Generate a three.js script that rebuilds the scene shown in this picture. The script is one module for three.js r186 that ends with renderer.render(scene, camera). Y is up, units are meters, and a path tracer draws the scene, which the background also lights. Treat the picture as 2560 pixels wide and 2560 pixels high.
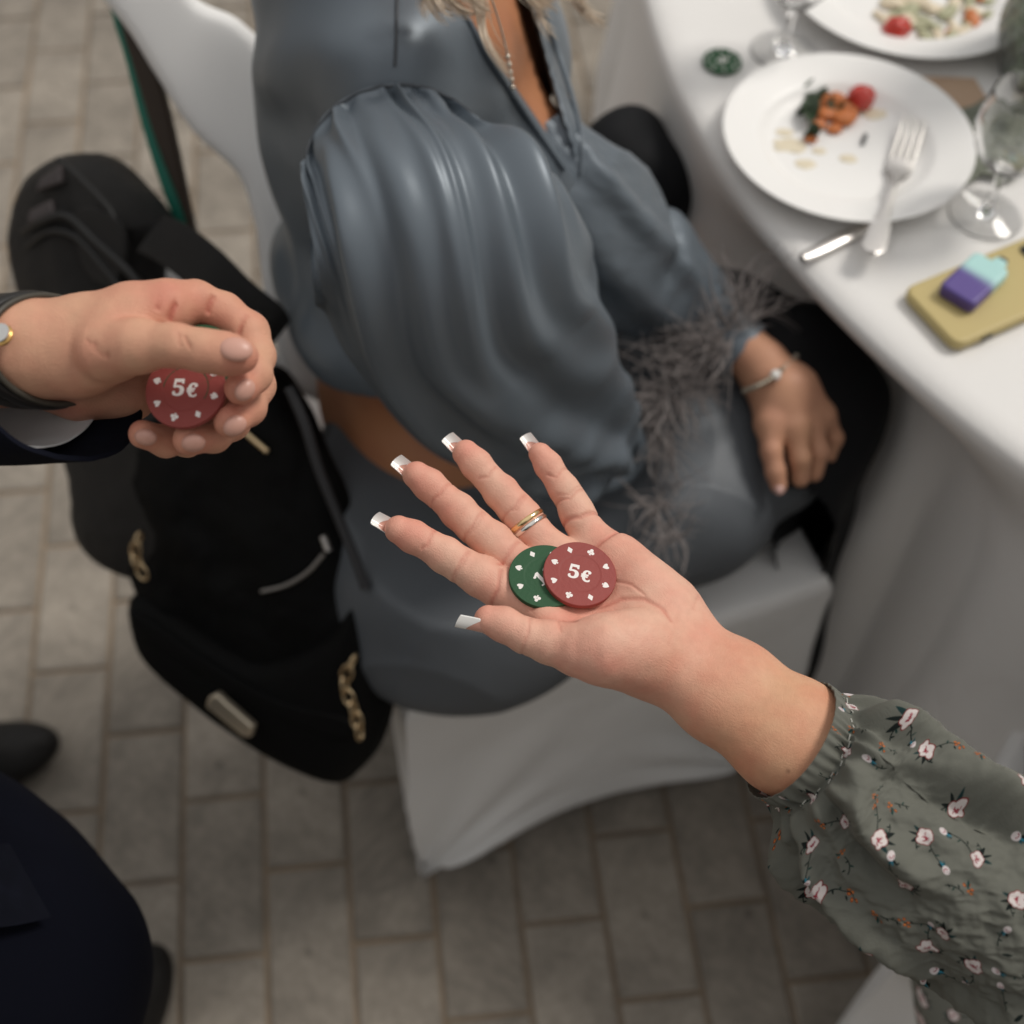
import * as THREE from 'three';
import { ImprovedNoise } from 'three/addons/math/ImprovedNoise.js';
import { mergeGeometries } from 'three/addons/utils/BufferGeometryUtils.js';

// ---------------------------------------------------------------- camera, sky, sun, exposure
const scene = new THREE.Scene();
const renderer = new THREE.WebGLRenderer({ antialias: true });
renderer.toneMapping = THREE.LinearToneMapping;
renderer.toneMappingExposure = 1.26;
renderer.shadowMap.enabled = true;

const FPX = 3463, SIDE = 2560, PITCH = 55.46 * Math.PI / 180, ROLL = 2.34 * Math.PI / 180, EYE = 1.632;
const V = (x, y, z) => new THREE.Vector3(x, y, z);
const FW = V(0, -Math.sin(PITCH), -Math.cos(PITCH)), U0 = V(0, Math.cos(PITCH), -Math.sin(PITCH));
const CR = V(Math.cos(ROLL), 0, 0).addScaledVector(U0, Math.sin(ROLL));
const CU = V(-Math.sin(ROLL), 0, 0).addScaledVector(U0, Math.cos(ROLL));
const camera = new THREE.PerspectiveCamera(2 * Math.atan(SIDE / 2 / FPX) * 180 / Math.PI, 1, 0.05, 200);
camera.position.set(0, EYE, 0);
camera.quaternion.setFromRotationMatrix(new THREE.Matrix4().makeBasis(CR, CU, FW.clone().negate()));
camera.focus = 0.735;
camera.userData.fStop = 5.0;
scene.add(camera);

// overcast sky: brightest overhead, a little brighter over the far right
{
  const w = 128, h = 64, d = new Float32Array(w * h * 4);
  for (let j = 0; j < h; j++) for (let i = 0; i < w; i++) {
    const el = (j + 0.5) / h * Math.PI - Math.PI / 2, az = (i + 0.5) / w * 2 * Math.PI;
    const s = Math.sin(el), k = (j * w + i) * 4;
    let L = s > 0 ? 0.24 + 0.80 * s : 0.20;
    L *= 0.60;
    d[k] = L * 1.0; d[k + 1] = L * 0.985; d[k + 2] = L * 0.97; d[k + 3] = 1;
  }
  const t = new THREE.DataTexture(d, w, h, THREE.RGBAFormat, THREE.FloatType);
  t.mapping = THREE.EquirectangularReflectionMapping; t.magFilter = THREE.LinearFilter; t.needsUpdate = true;
  scene.background = t; scene.environment = t;
}
const sun = new THREE.DirectionalLight(new THREE.Color().setRGB(1, 0.95, 0.88), 1.5);
sun.position.set(2.5, 4.4, -2.1); sun.target.position.set(0, 0.7, -0.8);
sun.castShadow = true; sun.shadow.radius = 34; sun.shadow.mapSize.set(2048, 2048);
Object.assign(sun.shadow.camera, { left: -3, right: 3, top: 3, bottom: -3, near: 0.1, far: 12 });
scene.add(sun, sun.target);

// ---------------------------------------------------------------- helpers
let seed = 7;
const rnd = () => { seed = (seed * 1664525 + 1013904223) >>> 0; return seed / 4294967296; };
const rr = (a, b) => a + (b - a) * rnd();
const PN = new ImprovedNoise();
const ns = (x, y, z) => PN.noise(x + 31.7, y + 17.3, z + 5.1);
const fbm = (x, y, z, o = 4) => { let s = 0, a = 0.5; for (let i = 0; i < o; i++) { s += a * ns(x, y, z); x *= 2.03; y *= 2.03; z *= 2.03; a *= 0.5; } return s; };
const clamp = (x, a, b) => x < a ? a : x > b ? b : x;
const sstep = (a, b, x) => { const t = clamp((x - a) / (b - a), 0, 1); return t * t * (3 - 2 * t); };
const lerp = (a, b, t) => a + (b - a) * t;
const Q = 2560 / 1932;                                     // overview picture -> photograph pixels
const rayP = (x, y) => FW.clone().addScaledVector(CR, (x - 1280) / FPX).addScaledVector(CU, -(y - 1280) / FPX);
const EYEP = V(0, EYE, 0);
const atP = (x, y, h) => { const r = rayP(x, y); return EYEP.clone().addScaledVector(r, (h - EYE) / r.y); };
const depP = (x, y, d) => EYEP.clone().addScaledVector(rayP(x, y), d);
const at = (x, y, h) => atP(x * Q, y * Q, h);             // direction from the photograph, distance from the height of what it touches
const dep = (x, y, d) => depP(x * Q, y * Q, d);
const onPlane = (x, y, p, n) => { const r = rayP(x * Q, y * Q); return EYEP.clone().addScaledVector(r, p.clone().sub(EYEP).dot(n) / r.dot(n)); };

// the point where the line of sight through a pixel meets a distance field
const hit = (f, x, y, d0 = 0.6, lift = 0) => { const r = rayP(x * Q, y * Q), l = r.length(); let d = d0; for (let i = 0; i < 200 && d < 3; i++) { const p = EYEP.clone().addScaledVector(r, d), v = f(p.x, p.y, p.z) - lift; if (v < 0.0003) return p; d += Math.max(0.0004, v * 0.7) / l; } return EYEP.clone().addScaledVector(r, d0); };
const used = {};
const numbered = n => { const k = used[n] = (used[n] ?? -1) + 1; return k ? `${n}_${String(k).padStart(3, '0')}` : n; };
function tag(o, label, category, group, kind) {
  if (label) o.userData.label = label;
  if (category) o.userData.category = category;
  if (group) o.userData.group = group;
  if (kind) o.userData.kind = kind;
  return o;
}
function thing(name, label, category, pos, group) {
  const g = new THREE.Group(); g.name = numbered(name); scene.add(g);
  if (pos) g.position.copy(pos);
  return tag(g, label, category, group);
}
// a mesh given in world coordinates, put under a thing
function put(name, geo, mat, parent = scene) {
  const m = new THREE.Mesh(geo, mat); m.castShadow = m.receiveShadow = true;
  m.name = parent === scene ? numbered(name) : name;
  if (parent !== scene) {
    const o = V(0, 0, 0);
    for (let p = parent; p && p !== scene; p = p.parent) o.add(p.position);
    geo.translate(-o.x, -o.y, -o.z);
  }
  parent.add(m); return m;
}
function solo(name, geo, mat, label, category, group, pos) {   // a thing that is one mesh
  if (pos) geo.translate(-pos.x, -pos.y, -pos.z);
  const m = put(name, geo, mat); if (pos) m.position.copy(pos);
  return tag(m, label, category, group);
}

// ---- meshing of distance fields (surface nets), evaluated only near the surface
function nets(f, lo, hi, c, colour, uvf) {
  const nx = Math.ceil((hi.x - lo.x) / c) + 2, ny = Math.ceil((hi.y - lo.y) / c) + 2, nz = Math.ceil((hi.z - lo.z) / c) + 2;
  const val = new Float32Array(nx * ny * nz).fill(1e3), B = 6, sx = ny * nz;
  const id = (i, j, k) => i * sx + j * nz + k;
  for (let I = 0; I < nx; I += B) for (let J = 0; J < ny; J += B) for (let K = 0; K < nz; K += B) {
    const d = f(lo.x + (I + B / 2) * c, lo.y + (J + B / 2) * c, lo.z + (K + B / 2) * c);
    const far = Math.abs(d) > B * c * 1.05 + Math.min(0.006, c * 2);
    for (let i = I; i < Math.min(I + B, nx); i++) for (let j = J; j < Math.min(J + B, ny); j++) for (let k = K; k < Math.min(K + B, nz); k++)
      val[id(i, j, k)] = far ? d : f(lo.x + i * c, lo.y + j * c, lo.z + k * c);
  }
  const vid = new Int32Array(nx * ny * nz).fill(-1), P = [], idx = [];
  for (let i = 0; i < nx - 1; i++) for (let j = 0; j < ny - 1; j++) for (let k = 0; k < nz - 1; k++) {
    const b = id(i, j, k); let m = 0, n = 0, px = 0, py = 0, pz = 0;
    const v = [val[b], val[b + sx], val[b + nz], val[b + sx + nz], val[b + 1], val[b + sx + 1], val[b + nz + 1], val[b + sx + nz + 1]];
    for (let q = 0; q < 8; q++) if (v[q] < 0) m |= 1 << q;
    if (m === 0 || m === 255) continue;
    for (let q = 0; q < 8; q++) for (let bit = 1; bit < 8; bit <<= 1) {
      if (q & bit) continue; const r = q | bit;
      if ((v[q] < 0) === (v[r] < 0)) continue;
      const t = v[q] / (v[q] - v[r]);
      px += (q & 1) + (bit === 1 ? t : 0); py += (q >> 1 & 1) + (bit === 2 ? t : 0); pz += (q >> 2 & 1) + (bit === 4 ? t : 0); n++;
    }
    vid[b] = P.length / 3; P.push(lo.x + (i + px / n) * c, lo.y + (j + py / n) * c, lo.z + (k + pz / n) * c);
  }
  const quad = (a, b, d, e, flip) => flip ? idx.push(a, d, b, a, e, d) : idx.push(a, b, d, a, d, e);
  for (let i = 1; i < nx - 1; i++) for (let j = 1; j < ny - 1; j++) for (let k = 1; k < nz - 1; k++) {
    const b = id(i, j, k), s = val[b] < 0;
    if (s !== (val[b + sx] < 0)) quad(vid[b - nz - 1], vid[b - 1], vid[b], vid[b - nz], !s);
    if (s !== (val[b + nz] < 0)) quad(vid[b - sx - 1], vid[b - sx], vid[b], vid[b - 1], !s);
    if (s !== (val[b + 1] < 0)) quad(vid[b - sx - nz], vid[b - nz], vid[b], vid[b - sx], !s);
  }
  const g = new THREE.BufferGeometry(), N = new Float32Array(P.length), e = c * 0.5;
  for (let i = 0; i < P.length; i += 3) {                   // settle on the surface, take its normal
    for (let it = 0; it < 2; it++) {
      const x = P[i], y = P[i + 1], z = P[i + 2];
      let gx = f(x + e, y, z) - f(x - e, y, z), gy = f(x, y + e, z) - f(x, y - e, z), gz = f(x, y, z + e) - f(x, y, z - e);
      const l = Math.hypot(gx, gy, gz) || 1; gx /= l; gy /= l; gz /= l;
      N[i] = gx; N[i + 1] = gy; N[i + 2] = gz;
      if (it === 0) { const d = clamp(f(x, y, z), -c, c) * 0.9; P[i] -= gx * d; P[i + 1] -= gy * d; P[i + 2] -= gz * d; }
    }
  }
  g.setAttribute('position', new THREE.Float32BufferAttribute(P, 3));
  g.setAttribute('normal', new THREE.BufferAttribute(N, 3));
  if (colour) {
    const C = new Float32Array(P.length), o = [0, 0, 0];
    for (let i = 0; i < P.length; i += 3) { colour(P[i], P[i + 1], P[i + 2], N[i], N[i + 1], N[i + 2], o); C[i] = o[0]; C[i + 1] = o[1]; C[i + 2] = o[2]; }
    g.setAttribute('color', new THREE.BufferAttribute(C, 3));
  }
  const UV = new Float32Array(P.length / 3 * 2);
  for (let i = 0, q = 0; i < P.length; i += 3, q += 2) {
    if (uvf) { const w = uvf(P[i], P[i + 1], P[i + 2]); UV[q] = w[0]; UV[q + 1] = w[1]; }
    else { UV[q] = P[i] + 0.3 * P[i + 1]; UV[q + 1] = P[i + 2] - 0.8 * P[i + 1]; }
  }
  g.setAttribute('uv', new THREE.BufferAttribute(UV, 2));
  g.setIndex(idx); return g;
}
const smin = (a, b, k) => { const h = clamp(0.5 + 0.5 * (b - a) / k, 0, 1); return b + (a - b) * h - k * h * (1 - h); };
const smax = (a, b, k) => -smin(-a, -b, k);
// tapered capsule
function cap(a, b, ra, rb) {
  const ax = a.x, ay = a.y, az = a.z, dx = b.x - ax, dy = b.y - ay, dz = b.z - az, L = 1 / (dx * dx + dy * dy + dz * dz + 1e-12);
  return (x, y, z) => {
    const px = x - ax, py = y - ay, pz = z - az; let t = (px * dx + py * dy + pz * dz) * L; t = t < 0 ? 0 : t > 1 ? 1 : t;
    const qx = px - dx * t, qy = py - dy * t, qz = pz - dz * t;
    return Math.sqrt(qx * qx + qy * qy + qz * qz) - (ra + (rb - ra) * t);
  };
}
const chain = (pts, k) => {                                 // pts: [Vector3, radius]
  const cs = []; for (let i = 0; i + 1 < pts.length; i++) cs.push(cap(pts[i][0], pts[i + 1][0], pts[i][1], pts[i + 1][1]));
  return (x, y, z) => { let d = cs[0](x, y, z); for (let i = 1; i < cs.length; i++) d = smin(d, cs[i](x, y, z), k); return d; };
};
const blend = (fs, k) => (x, y, z) => { let d = fs[0](x, y, z); for (let i = 1; i < fs.length; i++) d = smin(d, fs[i](x, y, z), k); return d; };
function ellip(c, ax, ay, az, rx, ry, rz) {                 // ellipsoid with its own axes
  return (x, y, z) => {
    const px = x - c.x, py = y - c.y, pz = z - c.z;
    const u = (px * ax.x + py * ax.y + pz * ax.z) / rx, v = (px * ay.x + py * ay.y + pz * ay.z) / ry, w = (px * az.x + py * az.y + pz * az.z) / rz;
    const k0 = Math.hypot(u, v, w), k1 = Math.hypot(u / rx, v / ry, w / rz);
    return k1 > 1e-9 ? k0 * (k0 - 1) / k1 : -Math.min(rx, ry, rz);
  };
}
function bounds(pts, pad) { const b = new THREE.Box3(); pts.forEach(p => b.expandByPoint(p)); return b.expandByScalar(pad); }
// a flat outline (points on a plane) given thickness and a rounded, pillowy section
function pillow(pts, n, thick, round, puff = 0) {
  const c = pts.reduce((s, p) => s.add(p), V(0, 0, 0)).multiplyScalar(1 / pts.length);
  const ux = pts[1].clone().sub(pts[0]); ux.addScaledVector(n, -ux.dot(n)).normalize(); const uy = n.clone().cross(ux);
  const q = pts.map(p => { const d = p.clone().sub(c); return [d.dot(ux), d.dot(uy)]; });
  const f = (x, y, z) => {
    const px = x - c.x, py = y - c.y, pz = z - c.z, X = px * ux.x + py * ux.y + pz * ux.z, Y = px * uy.x + py * uy.y + pz * uy.z, Z = px * n.x + py * n.y + pz * n.z;
    let d = 1e9, s = 1;
    for (let i = 0, j = q.length - 1; i < q.length; j = i, i++) {
      const ex = q[j][0] - q[i][0], ey = q[j][1] - q[i][1], wx = X - q[i][0], wy = Y - q[i][1], t = clamp((wx * ex + wy * ey) / (ex * ex + ey * ey), 0, 1);
      const bx = wx - ex * t, by = wy - ey * t; d = Math.min(d, bx * bx + by * by);
      const a = Y >= q[i][1], b = Y < q[j][1], cc = ex * wy > ey * wx; if (a && b && cc || !a && !b && !cc) s = -s;
    }
    d = s * Math.sqrt(d);
    const T = thick / 2 + (puff ? puff * (1 - Math.exp(Math.min(0, d) / (puff * 2))) : 0);
    const A = d + round, B = Math.abs(Z) - T + round;
    return Math.min(Math.max(A, B), 0) + Math.hypot(Math.max(A, 0), Math.max(B, 0)) - round;
  };
  f.box = bounds(pts, thick / 2 + puff + 0.02); f.c = c; f.ux = ux; f.uy = uy; f.n = n;
  return f;
}
const meshBox = (f, b, c, col, uvf) => nets(f, b.min, b.max, c, col, uvf);
// grid surface P(u, v) -> Vector3
function sheet(P, nu, nv, opt = {}) {
  const p = [], uv = [], ix = [];
  for (let i = 0; i <= nu; i++) for (let j = 0; j <= nv; j++) { const w = P(i / nu, j / nv); p.push(w.x, w.y, w.z); uv.push(...(w.uv ?? [i / nu, j / nv])); }
  const h = nv + 1;
  for (let i = 0; i < nu; i++) for (let j = 0; j < nv; j++) { const a = i * h + j; ix.push(a, a + h, a + 1, a + 1, a + h, a + h + 1); }
  const g = new THREE.BufferGeometry();
  g.setAttribute('position', new THREE.Float32BufferAttribute(p, 3)); g.setAttribute('uv', new THREE.Float32BufferAttribute(uv, 2)); g.setIndex(ix);
  g.computeVertexNormals();
  if (opt.wrap) { const N = g.attributes.normal; for (let i = 0; i <= nu; i++) { const a = i * h, b = a + nv; const m = V(N.getX(a) + N.getX(b), N.getY(a) + N.getY(b), N.getZ(a) + N.getZ(b)).normalize(); N.setXYZ(a, m.x, m.y, m.z); N.setXYZ(b, m.x, m.y, m.z); } }
  return g;
}
// swept tube with a radius per point
function tube(pts, rad, seg = 40, sides = 8, closed = false) {
  const cv = new THREE.CatmullRomCurve3(pts, closed), fr = cv.computeFrenetFrames(seg, closed);
  const R = t => { if (typeof rad === 'number') return rad; const s = t * (rad.length - 1), i = Math.min(rad.length - 2, Math.floor(s)); return lerp(rad[i], rad[i + 1], s - i); };
  const g = sheet((u, v) => {
    const i = Math.round(u * seg), p = cv.getPointAt(Math.min(1, u)), a = v * Math.PI * 2, r = R(u);
    return p.addScaledVector(fr.normals[i], Math.cos(a) * r).addScaledVector(fr.binormals[i], Math.sin(a) * r);
  }, seg, sides, { wrap: true });
  return g;
}
function noisePic(w, fn, srgb = true) {                      // fn(u, v) -> [r, g, b] 0..1
  const d = new Uint8Array(w * w * 4);
  for (let j = 0; j < w; j++) for (let i = 0; i < w; i++) { const c = fn(i / w, j / w), k = (j * w + i) * 4; for (let q = 0; q < 3; q++) d[k + q] = clamp(c[q], 0, 1) * 255; d[k + 3] = 255; }
  const t = new THREE.DataTexture(d, w, w); t.wrapS = t.wrapT = THREE.RepeatWrapping; t.magFilter = THREE.LinearFilter; t.minFilter = THREE.LinearMipmapLinearFilter; t.generateMipmaps = true;
  if (srgb) t.colorSpace = THREE.SRGBColorSpace; t.needsUpdate = true; return t;
}
const tileN = (u, v, s, z) => {                              // noise that repeats over the unit square
  const a = u * 2 * Math.PI, b = v * 2 * Math.PI, r = s / 6.283;
  return fbm(Math.cos(a) * r + 3.3 * z, Math.sin(a) * r + Math.cos(b) * r, Math.sin(b) * r + z, 4);
};
const lin = (r, g, b) => new THREE.Color().setRGB(r, g, b);
const std = (c, rough, o = {}) => new THREE.MeshPhysicalMaterial({ color: c, roughness: rough, side: THREE.DoubleSide, ...o });
const smooth = (l, f) => new THREE.CatmullRomCurve3(l.map(f), true).getPoints(l.length * 4).slice(0, -1);

// ---------------------------------------------------------------- pavement: concrete pavers in half bond
const paveTex = [0, 1].map(k => noisePic(512, (u, v) => {
  const a = tileN(u, v, 3, k + 1), b = tileN(u, v, 14, k + 4), c = tileN(u, v, 60, k + 9);
  const spot = sstep(0.34, 0.42, tileN(u, v, 16, k + 21));
  const g = 0.60 + 0.16 * a + 0.10 * b + 0.10 * c - 0.12 * spot;
  return [g * 1.02, g * 0.98, g * 0.93];
}));
const paveBump = noisePic(512, (u, v) => { const g = 0.5 + 0.35 * tileN(u, v, 90, 3) + 0.3 * tileN(u, v, 20, 5); return [g, g, g]; }, false);
const paverMats = [];
for (let k = 0; k < 6; k++) {
  const t = paveTex[k % 2].clone(); t.repeat.set(1.6, 1.6); t.offset.set(k * 0.37 % 1, k * 0.61 % 1); t.needsUpdate = true;
  const bmp = paveBump.clone(); bmp.repeat.set(4, 4); bmp.offset.set(k * 0.31 % 1, k * 0.17 % 1); bmp.needsUpdate = true;
  const s = [1, 0.92, 1.08, 0.97, 0.86, 1.04][k];
  paverMats.push(std(lin(0.80 * s, 0.775 * s, 0.735 * s), 0.9, { map: t, bumpMap: bmp, bumpScale: 0.0012, specularIntensity: 0.3 }));
}
function paverGeo(w, l, h, c, sd) {
  // a block with chamfered, slightly uneven top edges
  const x = w / 2, z = l / 2, o = i => (((sd * 7919 + i * 104729) % 1000) / 1000 - 0.5) * 0.0022;
  const T = [[-x + c + o(1), 0, -z + c + o(2)], [x - c + o(3), 0, -z + c + o(4)], [x - c + o(5), 0, z - c + o(6)], [-x + c + o(7), 0, z - c + o(8)]];
  const M = [[-x, -c * 0.8, -z], [x, -c * 0.8, -z], [x, -c * 0.8, z], [-x, -c * 0.8, z]], D = M.map(p => [p[0], -h, p[2]]);
  const p = [], uv = [], q = (a, b, d, e) => { for (const v of [a, d, b, a, e, d]) { p.push(...v); uv.push(v[0] + v[1], v[2] + v[1]); } };
  q(T[0], T[1], T[2], T[3]);
  for (let i = 0; i < 4; i++) { const j = (i + 1) % 4; q(T[j], T[i], M[i], M[j]); q(M[j], M[i], D[i], D[j]); }
  const g = new THREE.BufferGeometry(); g.setAttribute('position', new THREE.Float32BufferAttribute(p, 3)); g.setAttribute('uv', new THREE.Float32BufferAttribute(uv, 2)); g.computeVertexNormals(); return g;
}
const pavement = thing('pavement', null, null); pavement.userData.kind = 'structure';
{
  const soilT = noisePic(256, (u, v) => { const g = 0.56 + 0.2 * tileN(u, v, 30, 2) + 0.1 * tileN(u, v, 8, 7); return [g * 1.12, g, g * 0.86]; });
  soilT.repeat.set(30, 30);
  const soil = std(lin(0.75, 0.72, 0.68), 1, { map: soilT });
  const g = new THREE.PlaneGeometry(90, 90, 1, 1); g.rotateX(-Math.PI / 2); g.translate(0, -0.0055, -2);
  put('joint_sand', g, soil, pavement);
  const variants = [0, 1, 2, 3, 4].map(i => paverGeo(0.0952, 0.1948, 0.05, 0.0038, i + 1));
  const yaw = -8.606 * Math.PI / 180, cy = Math.cos(yaw), sy = Math.sin(yaw), list = [];
  for (let c = -26; c < 26; c++) for (let k = -16; k < 22; k++) {
    const u = c * 0.1 + 0.05, v = 0.2 * k + (c & 1 ? 0.2 : 0.1), du = u - 0.39, dv = v + 0.819;
    const x = du * cy + dv * sy, z = -(-du * sy + dv * cy);
    const d = V(x, 0, z).sub(EYEP), zz = d.dot(FW), X = 1280 + FPX * d.dot(CR) / zz, Y = 1280 - FPX * d.dot(CU) / zz;
    const inside = zz > 0 && X > -200 && X < 2760 && Y > -220 && Y < 2760;
    list.push({ x, z, r: yaw + rr(-0.006, 0.006), y: rr(-0.0016, 0.0012), inside, zz, g: Math.floor(rnd() * 5), m: Math.floor(rnd() * 6), tx: rr(-0.006, 0.006), tz: rr(-0.004, 0.004) });
  }
  const near = list.filter(p => p.inside).sort((a, b) => a.zz - b.zz).slice(0, 296), set = new Set(near), rest = [];
  for (const p of list) {
    const m = new THREE.Mesh(variants[p.g], paverMats[p.m]);
    m.position.set(p.x, p.y, p.z); m.rotation.set(p.tx, -yaw + (p.r - yaw), p.tz); m.castShadow = m.receiveShadow = true;
    if (set.has(p)) { m.name = 'paver'; pavement.add(m); }
    else { m.updateMatrix(); rest.push(variants[p.g].clone().applyMatrix4(m.matrix)); }
  }
  put('paver_field', mergeGeometries(rest), paverMats[0], pavement).userData.kind = 'stuff';
}

// ---------------------------------------------------------------- round dining table with white cloth
const TC = V(1.124, 0, -1.395), TR = 1.012, TH = 0.75;
const weave = noisePic(512, (u, v) => { const g = 0.5 + 0.25 * Math.sin(u * 6.2832 * 64) * Math.sin(v * 6.2832 * 64) + 0.4 * tileN(u, v, 40, 3); return [g, g, g]; }, false);
const weaveC = (rep) => { const t = weave.clone(); t.repeat.set(rep, rep); t.needsUpdate = true; return t; };
const clothMat = std(lin(0.80, 0.785, 0.765), 0.85, { bumpMap: weaveC(8), bumpScale: 0.0006, sheen: 0.15, sheenRoughness: 0.6 });
{
  const t = thing('dining_table', 'round dining table standing under the white tablecloth', 'table', TC);
  const wood = std(lin(0.30, 0.2, 0.12), 0.6);
  const top = new THREE.CylinderGeometry(TR - 0.012, TR - 0.012, 0.028, 96); top.translate(TC.x, TH - 0.02, TC.z); put('tabletop', top, wood, t);
  for (let i = 0; i < 4; i++) {
    const a = i * Math.PI / 2 + 0.5, g = new THREE.CylinderGeometry(0.022, 0.018, TH - 0.034, 20);
    g.translate(TC.x + Math.cos(a) * 0.62, (TH - 0.034) / 2, TC.z + Math.sin(a) * 0.62); put('leg', g, wood, t);
  }
  const foldR = (a, d) => {                                  // how far the hanging cloth stands out at angle a, d metres below the rim
    const w = sstep(0.02, 0.4, d);
    return 0.040 * w * Math.sin(a * 17 + 1.7 * Math.sin(a * 3) + 0.6) + 0.024 * w * Math.sin(a * 31 + 2 * Math.sin(a * 5)) + 0.03 * d + 0.02 * w * fbm(a * 6, d * 3, 2);
  };
  const g = sheet((u, v) => {
    const a = v * Math.PI * 2, s = u * 1.66; let r, y;
    if (s < TR - 0.02) { r = s; y = TH + 0.0012 * fbm(Math.cos(a) * s * 4 + 9, Math.sin(a) * s * 4, 1) + 0.0006 * ns(Math.cos(a) * s * 14, Math.sin(a) * s * 14, 3); }
    else {
      const q = s - (TR - 0.02), arc = 0.026;
      if (q < arc) { const t = q / arc * Math.PI / 2; r = TR - 0.02 + Math.sin(t) * 0.022; y = TH - (1 - Math.cos(t)) * 0.012; }
      else { const d = q - arc; r = TR + 0.002 + Math.max(-0.004, foldR(a, d)) - 0.12 * Math.exp(-(((a - 2.56) / 0.17) ** 2)) * sstep(0.0, 0.10, d); y = TH - 0.012 - d * 0.985; }
      if (y < 0.02) { r += (0.02 - y) * 0.6; y = 0.012 + 0.01 * Math.abs(Math.sin(a * 40)); }
    }
    const w = V(TC.x + Math.cos(a) * r, y, TC.z + Math.sin(a) * r); w.uv = [a * 1.0, s]; return w;
  }, 150, 900, { wrap: true });
  solo('tablecloth', g, clothMat, 'white cloth draped over the round dining table down to the ground', 'tablecloth', null, V(TC.x, 0, TC.z));
}

// ---------------------------------------------------------------- skin
const skinBump = noisePic(512, (u, v) => { const g = 0.5 + 0.5 * tileN(u, v, 120, 3) + 0.3 * tileN(u, v, 34, 8); return [g, g, g]; }, false);
const skinB = r => { const t = skinBump.clone(); t.repeat.set(r, r); t.needsUpdate = true; return t; };
const skinMat = std(0xffffff, 0.52, { vertexColors: true, bumpMap: skinB(22), bumpScale: 0.0004, specularIntensity: 0.75, sheen: 0.25, sheenRoughness: 0.5, sheenColor: lin(0.9, 0.45, 0.32) });
// distance, in plan, from a set of creases: each a polyline of Vector3 with a depth and a width
function creaseField(list) {
  const segs = [];
  for (const [pts, depth, width] of list) for (let i = 0; i + 1 < pts.length; i++) segs.push([pts[i], pts[i + 1], depth * 1.15, width * 1.15]);
  return (x, y, z) => {
    let s = 0;
    for (const [a, b, dp, w] of segs) {
      const ex = b.x - a.x, ey = b.y - a.y, ez = b.z - a.z, wx = x - a.x, wy = y - a.y, wz = z - a.z, t = clamp((wx * ex + wz * ez) / (ex * ex + ez * ez), 0, 1);
      const dx = wx - ex * t, dy = (wy - ey * t) * 0.03, dz = wz - ez * t, d2 = dx * dx + dy * dy + dz * dz;
      if (d2 < w * w * 9) s = Math.max(s, dp * Math.exp(-d2 / (w * w)));
    }
    return s;
  };
}

// ---------------------------------------------------------------- the open hand, its forearm and its floral sleeve
const P0 = 1.0062;                                           // height of the hollow of the palm
const hz = (x, y, mm) => atP(900 + x * 0.46584, 1040 + y * 0.46584, P0 + mm / 1000);
const mm = v => v / 1000;
const hostess = thing('person', 'woman in a grey-green floral blouse holding out an open palm', 'person', V(0.55, 0, -0.33));
const FINGERS = {
  index: [[880, 1005, -12, 11.2], [745, 918, -8.5, 10.3], [650, 862, -6, 9.8], [545, 803, -3.5, 9.0], [455, 745, -1, 8.7], [368, 692, 2, 7.7], [285, 648, 5, 7.7], [207, 610, 8, 6.9]],
  middle: [[925, 860, -13, 11.2], [800, 762, -9, 10.0], [710, 675, -6, 9.7], [612, 592, -3.5, 9.0], [525, 508, 0, 8.7], [437, 430, 3, 7.7], [370, 370, 6, 7.8], [303, 318, 9, 7.0]],
  ring: [[1050, 750, -13, 11], [915, 607, -9, 9.4], [873, 545, -6, 9.2], [828, 490, -3.5, 8.9], [757, 408, 0, 8.5], [686, 332, 3, 7.5], [625, 262, 6, 7.6], [567, 200, 9, 6.8]],
  little: [[1270, 680, -12, 10.2], [1182, 560, -8.5, 8.9], [1155, 500, -6, 8.2], [1128, 442, -4, 7.7], [1090, 385, -1, 7.3], [1052, 328, 1, 6.6], [1010, 265, 4, 6.7], [967, 205, 7, 5.9]],
  thumb: [[1150, 1250, 3, 12.4], [1015, 1212, 5, 10.6], [890, 1180, 7, 8.7], [770, 1118, 9, 8.5], [690, 1093, 10, 7.2]],
};
const fpts = {}; for (const k in FINGERS) fpts[k] = FINGERS[k].map(([x, y, h, r], i) => [hz(x, y, h), mm(r * (k === 'thumb' ? 1.04 : i < 1 ? 1 : [0, 1.06, 1.12, 1.055, 1.12, 1.05, 1.12, 1.10][i]))]);
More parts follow.
